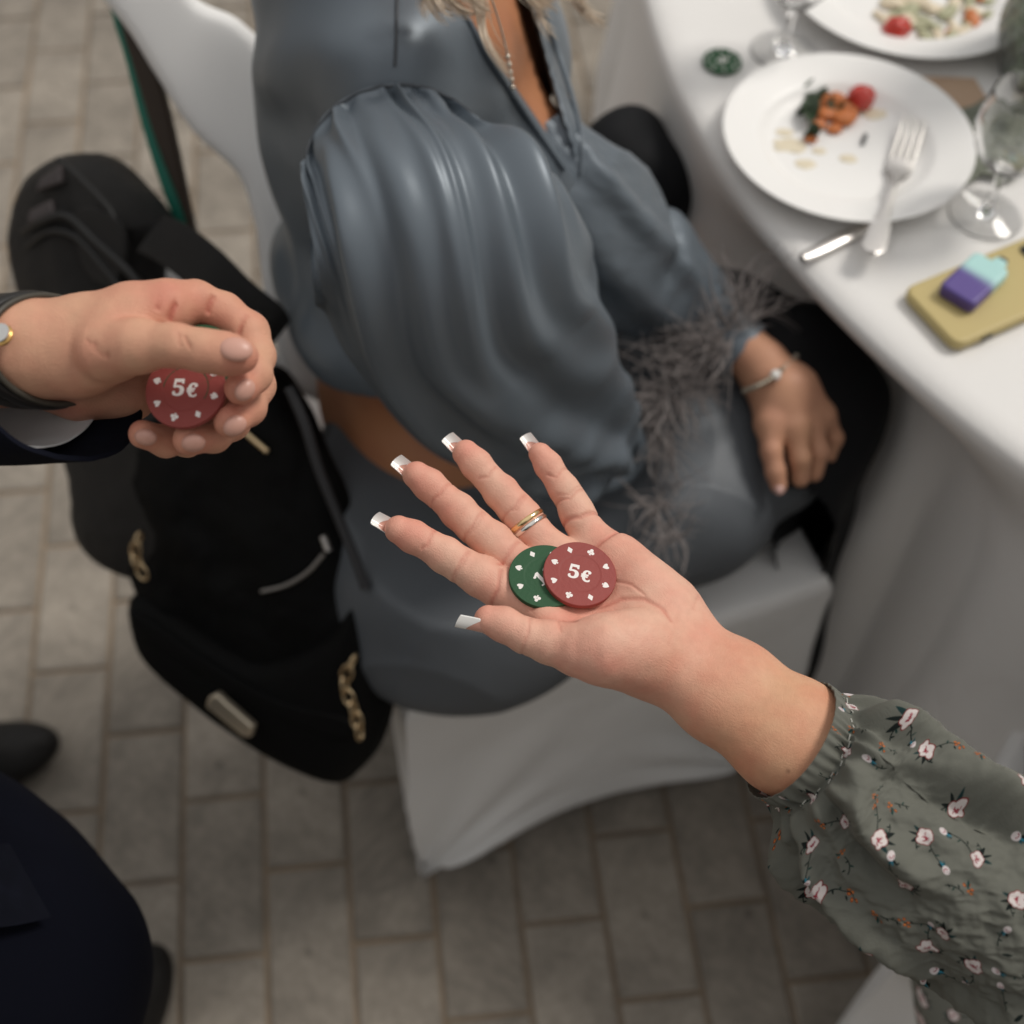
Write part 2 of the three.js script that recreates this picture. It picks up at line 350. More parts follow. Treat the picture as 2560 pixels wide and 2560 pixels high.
{
  const F = {}; for (const k in fpts) F[k] = chain(fpts[k], 0.003);
  const c = (x, y, h, r) => [hz(x, y, h), mm(r)];
  const q = (x, y, h, r) => [at(x, y, P0 + h / 1000), mm(r)];
  const palm = blend([
    chain([c(880, 1005, -12, 11.3), c(1150, 1090, -14, 11.5), c(1480, 1190, -16, 13)], 0.006),
    chain([c(925, 860, -13, 11.3), c(1200, 990, -15, 11.5), c(1530, 1150, -17, 13)], 0.006),
    chain([c(1050, 750, -13, 11.0), c(1280, 890, -15, 11.5), c(1580, 1100, -17, 13)], 0.006),
    chain([c(1270, 690, -12, 10.4), c(1420, 810, -13, 11.5), c(1630, 1010, -16, 13)], 0.006),
    chain([c(1385, 752, -8, 10.8), c(1505, 880, -4.5, 13.0), c(1610, 1015, -9, 13.5)], 0.006),
  ], 0.011);
  const thenar = chain([c(1165, 1252, 6, 13.2), c(1310, 1255, 7, 16.6), c(1460, 1255, 2.5, 17.2), c(1590, 1275, -11, 17)], 0.010);
  const web = chain([c(900, 1010, -10, 9), c(1000, 1090, -6, 8), c(1180, 1190, -3, 9)], 0.008);
  const arm = blend([
    chain([c(1630, 1060, -17, 14.5), q(1280, 1197, -17, 15.8), q(1395, 1282, -18, 18.2), q(1512, 1365, -20, 20.5), q(1700, 1485, -22, 22)], 0.01),
    chain([c(1560, 1290, -14, 17.5), q(1228, 1234, -15, 17.2), q(1345, 1322, -17, 18.8), q(1468, 1410, -20, 21), q(1650, 1530, -22, 22)], 0.01),
  ], 0.02);
  const L = pts => pts.map(([x, y, h]) => hz(x, y, h));
  const creases = [
    [L([[335, 752, 0], [362, 700, 8], [405, 632, 4]]), 0.45, 0.0007], [L([[492, 884, -4], [525, 815, 4], [585, 738, 2]]), 0.45, 0.0007], [L([[512, 886, -4], [552, 805, 4], [590, 745, 2]]), 0.3, 0.0006],
    [L([[700, 1005, -6], [738, 930, 1], [756, 848, -2]]), 0.6, 0.0009],
    [L([[388, 484, 2], [428, 430, 9], [492, 378, 5]]), 0.45, 0.0007], [L([[552, 670, -4], [600, 595, 5], [662, 522, 2]]), 0.45, 0.0007], [L([[575, 665, -4], [622, 600, 5], [670, 535, 2]]), 0.3, 0.0006],
    [L([[742, 825, -4], [790, 755, 0], [850, 690, -3]]), 0.5, 0.0009],
    [L([[640, 372, 2], [686, 333, 9], [730, 298, 6]]), 0.4, 0.0007], [L([[765, 555, -3], [825, 492, 5], [890, 435, 2]]), 0.45, 0.0007], [L([[790, 545, -3], [840, 500, 5], [893, 448, 2]]), 0.3, 0.0006],
    [L([[1000, 357, -1], [1050, 332, 7], [1108, 292, 3]]), 0.4, 0.0006], [L([[1052, 478, -4], [1125, 447, 3], [1195, 405, -1]]), 0.45, 0.0007], [L([[1060, 462, -4], [1120, 430, 3], [1180, 398, -1]]), 0.25, 0.0005],
    [L([[1075, 572, -6], [1180, 552, -1], [1288, 532, -6]]), 0.7, 0.0010],
    [L([[1398, 622, -3], [1340, 655, 0], [1270, 705, -1], [1150, 740, -2]]), 0.75, 0.0010],
    [L([[1370, 900, 0], [1450, 940, 0], [1520, 1000, 0]]), 0.35, 0.0007],
    [L([[925, 1050, -2], [1060, 1010, -3], [1240, 1030, -1], [1400, 990, 1], [1520, 1015, 1], [1610, 1085, 0], [1650, 1180, -3]]), 0.55, 0.0011],
    [L([[1020, 1115, 4], [1090, 1105, 6], [1150, 1140, 8]]), 0.6, 0.0012],
    [L([[912, 1095, 12], [900, 1180, 14], [868, 1262, 8]]), 0.35, 0.0007], [L([[1060, 1120, 10], [1075, 1170, 14]]), 0.25, 0.0006],
    [L([[1812, 1000, -10], [1790, 1040, -6], [1775, 1080, -4]]), 0.25, 0.0010], [L([[1700, 1100, 0], [1672, 1200, 2], [1640, 1290, 2]]), 0.12, 0.0012],
    [L([[1500, 1270, 14], [1580, 1180, 12]]), 0.07, 0.0008], [L([[1440, 1230, 16], [1540, 1130, 12]]), 0.06, 0.0008],
  ];
  const cr = creaseField(creases);
  const body0 = (x, y, z) => {
    let d = smin(smin(smin(palm(x, y, z), thenar(x, y, z), 0.006), web(x, y, z), 0.006), arm(x, y, z), 0.020);
    let fg = smin(F.index(x, y, z), F.middle(x, y, z), 0.0006); fg = Math.min(fg, F.ring(x, y, z)); fg = Math.min(fg, F.little(x, y, z));
    d = smin(d, fg, 0.0045); return smin(d, F.thumb(x, y, z), 0.0035);
  };
  const body = (x, y, z) => {
    const d = body0(x, y, z); if (Math.abs(d) > 0.003) return d;
    return d + 0.0011 * cr(x, y, z) + 0.00035 * fbm(x * 90, y * 90, z * 90, 2);
  };
  const tips = ['index', 'middle', 'ring', 'little', 'thumb'].map(k => fpts[k][fpts[k].length - 1][0]);
  const mounds = [hz(1560, 880, 0), hz(1330, 620, 0), hz(700, 960, 0), hz(1120, 1110, 0), hz(880, 760, 0)];
  const wrist = hz(1660, 1200, 0), far = at(1540, 1420, P0);
  const moles = [at(1475, 1256, P0 + 0.004), at(1487, 1456, P0 - 0.004), at(1392, 1420, P0 + 0.002)];
  const colour = (x, y, z, nx, ny, nz, o) => {
    let red = 0; const p = V(x, y, z);
    for (const t of tips) red += 0.85 * Math.exp(-t.distanceToSquared(p) / (0.015 * 0.015));
    for (const t of mounds) red += 0.45 * Math.exp(-t.distanceToSquared(p) / (0.014 * 0.014));
    const along = sstep(-0.02, 0.07, p.clone().sub(wrist).dot(far.clone().sub(wrist).normalize()));
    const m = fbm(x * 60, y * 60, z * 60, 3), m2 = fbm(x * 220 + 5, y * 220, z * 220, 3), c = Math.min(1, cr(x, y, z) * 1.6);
    red = clamp(red + 1.1 * fbm(x * 26 + 2, y * 26, z * 26, 2) + 1.0 * m + 0.35 * fbm(x * 130 + 3, y * 130, z * 130, 2), -0.45, 1.2);
    let r = lerp(0.74, 0.64, along), g = lerp(0.40, 0.325, along), b = lerp(0.295, 0.195, along);
    r *= 1 - 0.03 * red; g *= 1 - 0.24 * red; b *= 1 - 0.24 * red;
    const k = 1 + 0.09 * m2; r *= k; g *= k; b *= k;
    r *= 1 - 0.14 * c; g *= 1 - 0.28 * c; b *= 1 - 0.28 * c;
    for (const t of moles) { const e = Math.exp(-t.distanceToSquared(p) / (0.0011 * 0.0011)); r *= 1 - 0.7 * e; g *= 1 - 0.75 * e; b *= 1 - 0.75 * e; }
    o[0] = r; o[1] = g; o[2] = b;
  };
  const pts = []; for (const k in fpts) fpts[k].forEach(p => pts.push(p[0]));
  pts.push(at(1700, 1465, P0), at(1640, 1560, P0), at(1300, 1150, P0), at(1200, 1300, P0));
  const b = bounds(pts, 0.03); b.min.y -= 0.02; b.max.x = Math.min(b.max.x, at(1600, 1465, P0).x);
  put('body', meshBox(body, b, 0.001, colour), skinMat, hostess);

  // long square nails with white tips, seen from below
  const nailPink = std(lin(0.62, 0.33, 0.26), 0.22, { clearcoat: 0.6, clearcoatRoughness: 0.1 });
  const nailWhite = std(lin(0.86, 0.85, 0.82), 0.2, { clearcoat: 0.6, clearcoatRoughness: 0.1 });
  function nail(k, w, len, up, side, face, off = 0.72, back = 0.6) {
    const f = fpts[k], tip = f[f.length - 1][0], r = f[f.length - 1][1], d = tip.clone().sub(f[f.length - 2][0]).normalize();
    d.addScaledVector(V(0, 1, 0), up).addScaledVector(CR, side).normalize();
    const sd = d.clone().cross(face ?? V(0, 1, 0)).normalize(), nn = sd.clone().cross(d).normalize();
    const P = (s, a, o) => { // s along, a across -1..1, o thickness
      const wd = w * (0.5 - 0.03 * sstep(0.5, 1, s)), bow = 0.40 * w * a * a;
      return tip.clone().addScaledVector(d, lerp(-r * back, r + len, s)).addScaledVector(sd, a * wd).addScaledVector(nn, -r * off + bow + o - 0.0016 * s * s);
    };
    const shell = (s0, s1, t0, t1) => {
      const a = sheet((u, v) => { const e = v * 2 - 1, q = u === 0 ? s0(e) : s1(e); return P(lerp(s0(e), s1(e), u), e, t0); }, 14, 16);
      const b2 = sheet((u, v) => { const e = 1 - v * 2; return P(lerp(s0(e), s1(e), u), e, t1); }, 14, 16);
      const rim = sheet((u, v) => { // close the free edge and sides
        const n = v * 3; let s, e; if (n < 1) { e = -1; s = lerp(s0(-1), s1(-1), n); } else if (n < 2) { e = (n - 1) * 2 - 1; s = s1(e); } else { e = 1; s = lerp(s1(1), s0(1), n - 2); }
        return P(s, e, lerp(t0, t1, u));
      }, 1, 48);
      return mergeGeometries([a, b2, rim]);
    };
    const smile = e => 0.76 - 0.30 * e * e;
    const edge = e => 1 - 0.05 * e * e * e * e;
    const n = put('nail', shell(e => 0, smile, 0, -0.0004), nailPink, hostess);
    n.name = 'nail';
    put('nail_tip', shell(smile, edge, 0.00010, -0.00050), nailWhite, n);
  }
  nail('index', 0.0098, 0.0062, 0.30, 0); nail('middle', 0.0100, 0.0064, 0.25, -0.02); nail('ring', 0.0098, 0.0066, 0.25, -0.12); nail('little', 0.0084, 0.0072, 0.2, -0.05);
  nail('thumb', 0.0112, 0.0078, 0.0, 0.0, CU.clone().multiplyScalar(0.85).addScaledVector(CR, 0.2).addScaledVector(FW, 0.42), 0.94, 1.15);

  // two bands on the ring finger
  const band = (t, R, r, mat, label, name) => {
    const a = fpts.ring[2][0], b2 = fpts.ring[1][0], p = a.clone().lerp(b2, t), ax = b2.clone().sub(fpts.ring[3][0]).normalize(), g = new THREE.TorusGeometry(R, r, 14, 64);
    g.scale(1, 1, 1.7); g.applyQuaternion(new THREE.Quaternion().setFromUnitVectors(V(0, 0, 1), ax)); g.translate(p.x, p.y, p.z);
    solo(name, g, mat, label, 'ring', null, p);
  };
  band(0.40, 0.0108, 0.0009, new THREE.MeshPhysicalMaterial({ color: lin(0.83, 0.62, 0.33), metalness: 1, roughness: 0.18 }), 'plain yellow gold band on the ring finger of the open hand', 'finger_ring');
  band(0.85, 0.0110, 0.0008, new THREE.MeshPhysicalMaterial({ color: lin(0.78, 0.75, 0.70), metalness: 1, roughness: 0.14 }), 'slim silver band on the ring finger, nearer the palm than the gold one', 'finger_ring');
}

// ---------------------------------------------------------------- gaming chips
const chipPics = {};
function chipFace(base, text, rot) {
  const key = base + text + rot; if (chipPics[key]) return chipPics[key];
  const c = document.createElement('canvas'); c.width = c.height = 512; const x = c.getContext('2d');
  x.fillStyle = base; x.fillRect(0, 0, 512, 512); x.translate(256, 256);
  x.fillStyle = '#efeae6';
  const suit = (k, s) => {
    x.beginPath();
    if (k === 0) { x.moveTo(0, -1.15 * s); x.lineTo(0.85 * s, 0); x.lineTo(0, 1.15 * s); x.lineTo(-0.85 * s, 0); x.closePath(); x.fill(); return; }
    if (k === 1) { for (const [a, b] of [[0, -0.55], [-0.58, 0.25], [0.58, 0.25]]) { x.moveTo(a * s + 0.52 * s, b * s); x.arc(a * s, b * s, 0.52 * s, 0, 6.3); } x.moveTo(0, 0); x.lineTo(-0.3 * s, 1.15 * s); x.lineTo(0.3 * s, 1.15 * s); x.closePath(); x.fill(); return; }
    const f = k === 2 ? 1 : -1;
    x.moveTo(0, f * 1.05 * s); x.bezierCurveTo(-1.5 * s, f * -0.1 * s, -0.9 * s, f * -1.3 * s, 0, f * -0.5 * s); x.bezierCurveTo(0.9 * s, f * -1.3 * s, 1.5 * s, f * -0.1 * s, 0, f * 1.05 * s); x.closePath(); x.fill();
    if (k === 3) { x.beginPath(); x.moveTo(0, 0); x.lineTo(-0.3 * s, 1.15 * s); x.lineTo(0.3 * s, 1.15 * s); x.closePath(); x.fill(); }
  };
  for (let i = 0; i < 8; i++) { x.save(); x.rotate((-22 + i * 45) * Math.PI / 180 + rot); x.translate(0, -196); suit([0, 1, 2, 3][i % 4], 24); x.restore(); }
  x.rotate(text === '5€' ? 0.16 : -0.72); x.textAlign = 'center'; x.textBaseline = 'middle';
  x.font = 'bold 150px serif';
  if (text === '5€') { x.save(); x.lineWidth = 5; x.strokeStyle = '#efeae6'; x.fillText('5', -44, -4); x.strokeText('5', -44, -4); x.font = 'bold 122px serif'; x.fillText('€', 42, 12); x.strokeText('€', 42, 12); x.restore(); }
  else { x.lineWidth = 4; x.strokeStyle = '#efeae6'; x.fillText(text, 0, 0); x.strokeText(text, 0, 0); }
  const t = new THREE.CanvasTexture(c); t.colorSpace = THREE.SRGBColorSpace; return chipPics[key] = t;
}
const scuff = noisePic(256, (u, v) => { const g = 0.5 + 0.5 * tileN(u * 1, v * 1, 18, 2) + 0.25 * tileN(u, v, 70, 5); return [g, g, g]; }, false);
function chip(base, edge, text, pos, up, right, label, group, textRot = 0) {
  const R = 0.0195, T = 0.0033, prof = [[0, T], [0.0104, T], [0.0109, T - 0.00028], [0.0114, T + 0.00012], [0.0119, T - 0.00005], [R - 0.0005, T], [R - 0.00012, T - 0.0002], [R, T - 0.0006], [R, 0.0006], [R - 0.00012, 0.0002], [R - 0.0005, 0], [0.0119, 0], [0.0109, 0.0003], [0, 0]].map(p => new THREE.Vector2(p[0], p[1]));
  const g = new THREE.LatheGeometry(prof, 96), p = g.attributes.position, uv = g.attributes.uv;
  for (let i = 0; i < p.count; i++) uv.setXY(i, 0.5 + p.getX(i) / R * 0.5, 0.5 - p.getZ(i) / R * 0.5);
  const m = new THREE.Mesh(g, std(0xffffff, 0.58, { map: chipFace(base, text, textRot), bumpMap: scuff, bumpScale: 0.00025, specularIntensity: 0.6 }));
  m.name = numbered('gaming_chip'); m.castShadow = m.receiveShadow = true;
  const n = up.clone().normalize(), rx = right.clone().addScaledVector(n, -right.dot(n)).normalize(), bz = rx.clone().cross(n);
  m.quaternion.setFromRotationMatrix(new THREE.Matrix4().makeBasis(rx, n, bz)); m.position.copy(pos); scene.add(m);
  return tag(m, label, 'gaming chip', group);
}
const UP = V(0, 1, 0), RT = V(1, 0, 0);
const RED = '#934742', GREEN = '#2f5539';
chip(GREEN, GREEN, '10', hz(993, 874, 0.6), V(0.02, 1, 0), RT, 'green ten chip lying on the open palm under the red chip', null, -0.12);
chip(RED, RED, '5€', hz(1176, 861, 2.9), V(0.10, 1, 0.03), RT, 'red five euro chip lying on the open palm, on top of a green one', null, 0);

// floral print: white roses, dark stems, orange sprigs, blue-green buds on grey-green chiffon
function floralPic() {
  const W = 2048, c = document.createElement('canvas'); c.width = c.height = W; const x = c.getContext('2d');
  x.fillStyle = '#76776e'; x.fillRect(0, 0, W, W);
  const M = W / 0.30 / 1000;                                 // pixels for a millimetre
  const at9 = f => { for (const a of [-W, 0, W]) for (const b of [-W, 0, W]) { x.save(); x.translate(a, b); f(); x.restore(); } };
  const leaf = (a, l, w, col) => { x.save(); x.rotate(a); x.fillStyle = col; x.beginPath(); x.moveTo(0, 0); x.quadraticCurveTo(w, -l / 2, 0, -l); x.quadraticCurveTo(-w, -l / 2, 0, 0); x.fill(); x.restore(); };
  function rose(s, sd) {                                     // overlapping petals, outlined in red
    const R = i => { const v = Math.sin(sd * 12.9898 + i * 78.233) * 43758.5453; return v - Math.floor(v); };
    const pet = []; for (let i = 0; i < 7; i++) { const a = i * 0.9 + sd + 0.6 * R(i), d = s * (0.28 + 0.36 * R(i + 9)); pet.push([Math.cos(a) * d, Math.sin(a) * d * 0.85, s * (0.38 + 0.26 * R(i + 20)), s * (0.28 + 0.2 * R(i + 30)), a + R(i + 40)]); }
    x.fillStyle = '#8a3634'; for (const [px, py, rx, ry, a] of pet) { x.beginPath(); x.ellipse(px, py, rx + 0.09 * s, ry + 0.09 * s, a, 0, 7); x.fill(); }
    for (const [px, py, rx, ry, a] of pet) { x.fillStyle = '#e8dfdc'; x.beginPath(); x.ellipse(px, py, rx, ry, a, 0, 7); x.fill(); }
    x.strokeStyle = '#a13c48'; x.lineCap = 'round';
    for (let i = 0; i < 8; i++) { const [px, py, rx, ry, a] = pet[i % 7]; x.lineWidth = s * (i < 3 ? 0.13 : 0.07); x.beginPath(); x.ellipse(px * 0.6, py * 0.6, rx * 0.55, ry * 0.5, a, R(i) * 3, R(i) * 3 + 1.2 + R(i + 3)); x.stroke(); }
  }
  const stem = (l, b) => { x.strokeStyle = '#141f1c'; x.lineWidth = 0.55 * M; x.lineCap = 'round'; x.beginPath(); x.moveTo(0, 0); x.quadraticCurveTo(b, -l / 2, b * 0.3, -l); x.stroke(); for (let i = 1; i < 4; i++) { x.save(); x.translate(b * 0.6 * Math.sin(i), -l * i / 4); leaf(i % 2 ? 1.0 : -1.1, 2.6 * M, 0.9 * M, i % 2 ? '#16211e' : '#1d3d38'); x.restore(); } };
  const sprig = () => { for (let i = 0; i < 5; i++) { const a = i * 1.26; x.fillStyle = i % 2 ? '#c8642a' : '#a8481f'; x.beginPath(); x.ellipse(Math.cos(a * 2.2) * 2.2 * M, Math.sin(a * 1.7) * 2.6 * M, 1.05 * M, 0.75 * M, a, 0, 7); x.fill(); x.fillStyle = '#e2924e'; x.beginPath(); x.arc(Math.cos(a * 2.2) * 2.2 * M, Math.sin(a * 1.7) * 2.6 * M, 0.4 * M, 0, 7); x.fill(); } x.strokeStyle = '#23332d'; x.lineWidth = 0.4 * M; x.beginPath(); x.moveTo(-2 * M, 3 * M); x.quadraticCurveTo(0, 0, 2.4 * M, -2.4 * M); x.stroke(); };
  const bud = () => { leaf(2.6, 4.2 * M, 1.4 * M, '#131d1c'); leaf(3.6, 4.0 * M, 1.2 * M, '#1c5560'); leaf(3.1, 4.6 * M, 1.0 * M, '#2f86a0'); x.fillStyle = '#e6dcdc'; x.beginPath(); x.ellipse(0, -1.2 * M, 1.9 * M, 2.5 * M, 0.2, 0, 7); x.fill(); x.strokeStyle = '#9a3f4c'; x.lineWidth = 0.4 * M; x.beginPath(); x.arc(0.3 * M, -1.2 * M, 1.0 * M, 0, 3); x.stroke(); };
  let s9 = 11; const R = () => { s9 = (s9 * 16807) % 2147483647; return s9 / 2147483647; };
  const n = 11;
  for (let i = 0; i < n; i++) for (let j = 0; j < n; j++) {
    const X = (i + 0.5 + (j % 2) * 0.45 + (R() - 0.5) * 0.4) / n * W, Y = (j + 0.5 + (R() - 0.5) * 0.4) / n * W, a = R() * 6.28, sd = R() * 9, q = R(), sz = (4.3 + 1.5 * R()) * M, bnd = (R() - 0.5) * 16 * M, ln = (12 + 7 * R()) * M;
    at9(() => {
      x.translate(X, Y); x.rotate(a);
      if ((i * 3 + j) % 5 < 3) {
        x.save(); x.rotate(0.5); x.translate(0, -3 * M); stem(ln, bnd); x.translate(bnd * 0.3, -ln); (q > 0.5 ? bud : sprig)(); x.restore();
        leaf(2.2, 9 * M, 2.6 * M, '#121c1a'); leaf(3.4, 8.4 * M, 2.2 * M, '#1c3b3c'); leaf(2.8, 9.4 * M, 1.6 * M, '#17211f'); x.save(); x.rotate(1.5); stem(9 * M, 5 * M); x.restore(); rose(sz, sd);
      } else if (q > 0.55) { stem(ln * 0.8, bnd * 0.7); x.save(); x.translate(bnd * 0.2, -ln * 0.8); bud(); x.restore(); x.translate(4 * M, 3 * M); leaf(1, 6 * M, 1.7 * M, '#14201e'); }
      else { stem(ln * 0.6, -bnd * 0.6); x.translate(3 * M, 2 * M); sprig(); leaf(1.4, 5 * M, 1.4 * M, '#16413f'); }
    });
  }
  const t = new THREE.CanvasTexture(c); t.colorSpace = THREE.SRGBColorSpace; t.wrapS = t.wrapT = THREE.RepeatWrapping; t.anisotropy = 8; return t;
}
const floral = floralPic();
const floralMap = (r, ox = 0, oy = 0) => { const t = floral.clone(); t.repeat.set(r, r); t.offset.set(ox, oy); t.needsUpdate = true; return t; };
const crepe = noisePic(512, (u, v) => { const g = 0.5 + 0.5 * tileN(u, v, 150, 3); return [g, g, g]; }, false);
const crepeC = r => { const t = crepe.clone(); t.repeat.set(r, r); t.needsUpdate = true; return t; };
const floralMat = std(0xffffff, 0.82, { map: floralMap(1 / 0.262), bumpMap: crepeC(12), bumpScale: 0.0003, transmission: 0.28, thickness: 0, specularIntensity: 0.4 });
{
  // elastic cuff, then a full, drooping puff that runs to the elbow out of frame
  const ax = [[1478, 1386, -19], [1500, 1402, -20], [1520, 1416, -21], [1560, 1446, -22], [1625, 1498, -26], [1720, 1568, -30], [1850, 1648, -34], [2000, 1735, -38], [2160, 1815, -40]].map(([x, y, h]) => at(x, y, P0 + h / 1000));
  const cv = new THREE.CatmullRomCurve3(ax);
  const rad = [[0, 0.0345], [0.035, 0.0342], [0.07, 0.0350], [0.13, 0.0425], [0.25, 0.0470], [0.42, 0.0505], [0.62, 0.0520], [0.82, 0.053], [1, 0.055]];
  const R0 = t => { let i = 0; while (i < rad.length - 2 && t > rad[i + 1][0]) i++; const q = clamp((t - rad[i][0]) / (rad[i + 1][0] - rad[i][0]), 0, 1), s = q * q * (3 - 2 * q); return lerp(rad[i][1], rad[i + 1][1], s); };
  const len = cv.getLength();
  const dir = ax[ax.length - 1].clone().sub(ax[0]).normalize(), side = dir.clone().cross(UP).normalize(), top = side.clone().cross(dir).normalize();
  const P = (u, v, off) => {
    const a = v * 2 * Math.PI, p = cv.getPointAt(u);        // a = 0 at the top, rising towards the camera side
    const tan = cv.getTangentAt(u), sx = tan.clone().cross(UP).normalize(), sy = sx.clone().cross(tan).normalize();
    const g = u / 0.07;
    // gathers of the elastic
    const pl = 38, ph = a * pl + 2.2 * Math.sin(a * 3) + 1.3 * Math.sin(a * 7 + 1);
    const gather = 0.0012 * Math.sin(ph) * (0.7 + 0.7 * Math.sin(a * 5 + 1)) * Math.exp(-((u - 0.06) ** 2) / 0.0014) + 0.0030 * Math.sin(ph * 0.5 + 0.6) * sstep(0.05, 0.1, u) * Math.exp(-(u - 0.1) * 10)
      + 0.00025 * Math.sin(ph * 1.0) * sstep(0.05, 0.0, u);
    // long soft folds, each a ridge that wanders round the sleeve
    let f = 0;
    for (const [a0, tw, w, h, u0, u1] of [[0.5, 0.5, 0.16, 0.007, 0.08, 0.55], [1.25, 0.9, 0.13, 0.006, 0.1, 0.7], [2.0, 0.3, 0.2, 0.007, 0.07, 0.5], [2.75, -0.4, 0.16, 0.006, 0.1, 0.8], [3.5, 0.2, 0.22, 0.006, 0.1, 0.9], [5.6, 0.7, 0.2, 0.007, 0.06, 0.7], [0.0, -0.6, 0.14, 0.005, 0.12, 0.8]]) {
      let d = a - (a0 + tw * u); d -= Math.round(d / 6.2832) * 6.2832;
      f += 1.9 * h * (Math.exp(-d * d / (w * w)) - 0.5 * Math.exp(-((d - 1.6 * w) ** 2) / (w * w))) * sstep(u0, u0 + 0.1, u) * (1 - sstep(u1 - 0.25, u1, u));
    }
    // the deep diagonal tuck near the elbow
    { let d = a - (2.55 - 3.4 * (u - 0.52)); d -= Math.round(d / 6.2832) * 6.2832; const k = sstep(0.42, 0.56, u); f += k * (0.011 * Math.exp(-((d + 0.16) ** 2) / 0.03) - 0.013 * Math.exp(-((d - 0.12) ** 2) / 0.022) + 0.004 * Math.exp(-((d - 0.42) ** 2) / 0.03)); }
    f += 0.006 * sstep(0.1, 0.3, u) * fbm(Math.cos(a) * 1.2 + u * 5, Math.sin(a) * 1.2, u * 4) + 0.0013 * sstep(0.08, 0.2, u) * (1 - Math.abs(fbm(a * 3.2 + 4 * u, u * 9, 8.5, 3)) * 5) + 0.0022 * sstep(0.06, 0.15, u) * fbm(Math.cos(a) * 4 + u * 9, Math.sin(a) * 4, u * 12 + 4);
    let r = R0(u) + gather + f + off;
    p.addScaledVector(tan, (0.013 * Math.cos(a - 0.55) + 0.004) * (1 - sstep(0.06, 0.30, u)));
    const pinch = -0.0022 * Math.exp(-((u - 0.048) ** 2) / 0.0002); r += pinch;
    const hang = 1 + 0.05 * sstep(0.1, 0.35, u) * sstep(0.2, -1, Math.cos(a));
    const w = p.addScaledVector(sy, Math.cos(a) * r * (1 - 0.16 * sstep(0.1, 0.3, u)) * hang).addScaledVector(sx, Math.sin(a) * r * (1 + 0.05 * sstep(0.1, 0.3, u)));
    w.uv = [a * 0.058, u * len * 1.02]; return w;
  };
  const g = mergeGeometries([sheet((u, v) => P(u, v, 0), 260, 420, { wrap: true }), sheet((u, v) => P(u, 1 - v, -0.0007), 120, 200, { wrap: true }), sheet((u, v) => P(0, v, -0.0007 * u), 1, 420)]);
  put('sleeve', g, floralMat, hostess);
  // white overlock stitches along the elastic
  const thread = std(lin(0.72, 0.72, 0.66), 0.8), st = [];
  for (let i = 0; i < 60; i++) { const v = i / 60, p = P(0.05 + 0.004 * Math.sin(i * 2.1), v, 0.0004), q2 = P(0.05 + 0.004 * Math.sin(i * 2.1 + 1.4), v + 0.011, 0.0004); if (i % 3 !== 1) st.push(tube([p, p.clone().lerp(q2, 0.5).addScaledVector(UP, 0.0002), q2], 0.00022, 4, 5)); }
  put('stitching', mergeGeometries(st), thread, hostess);
}

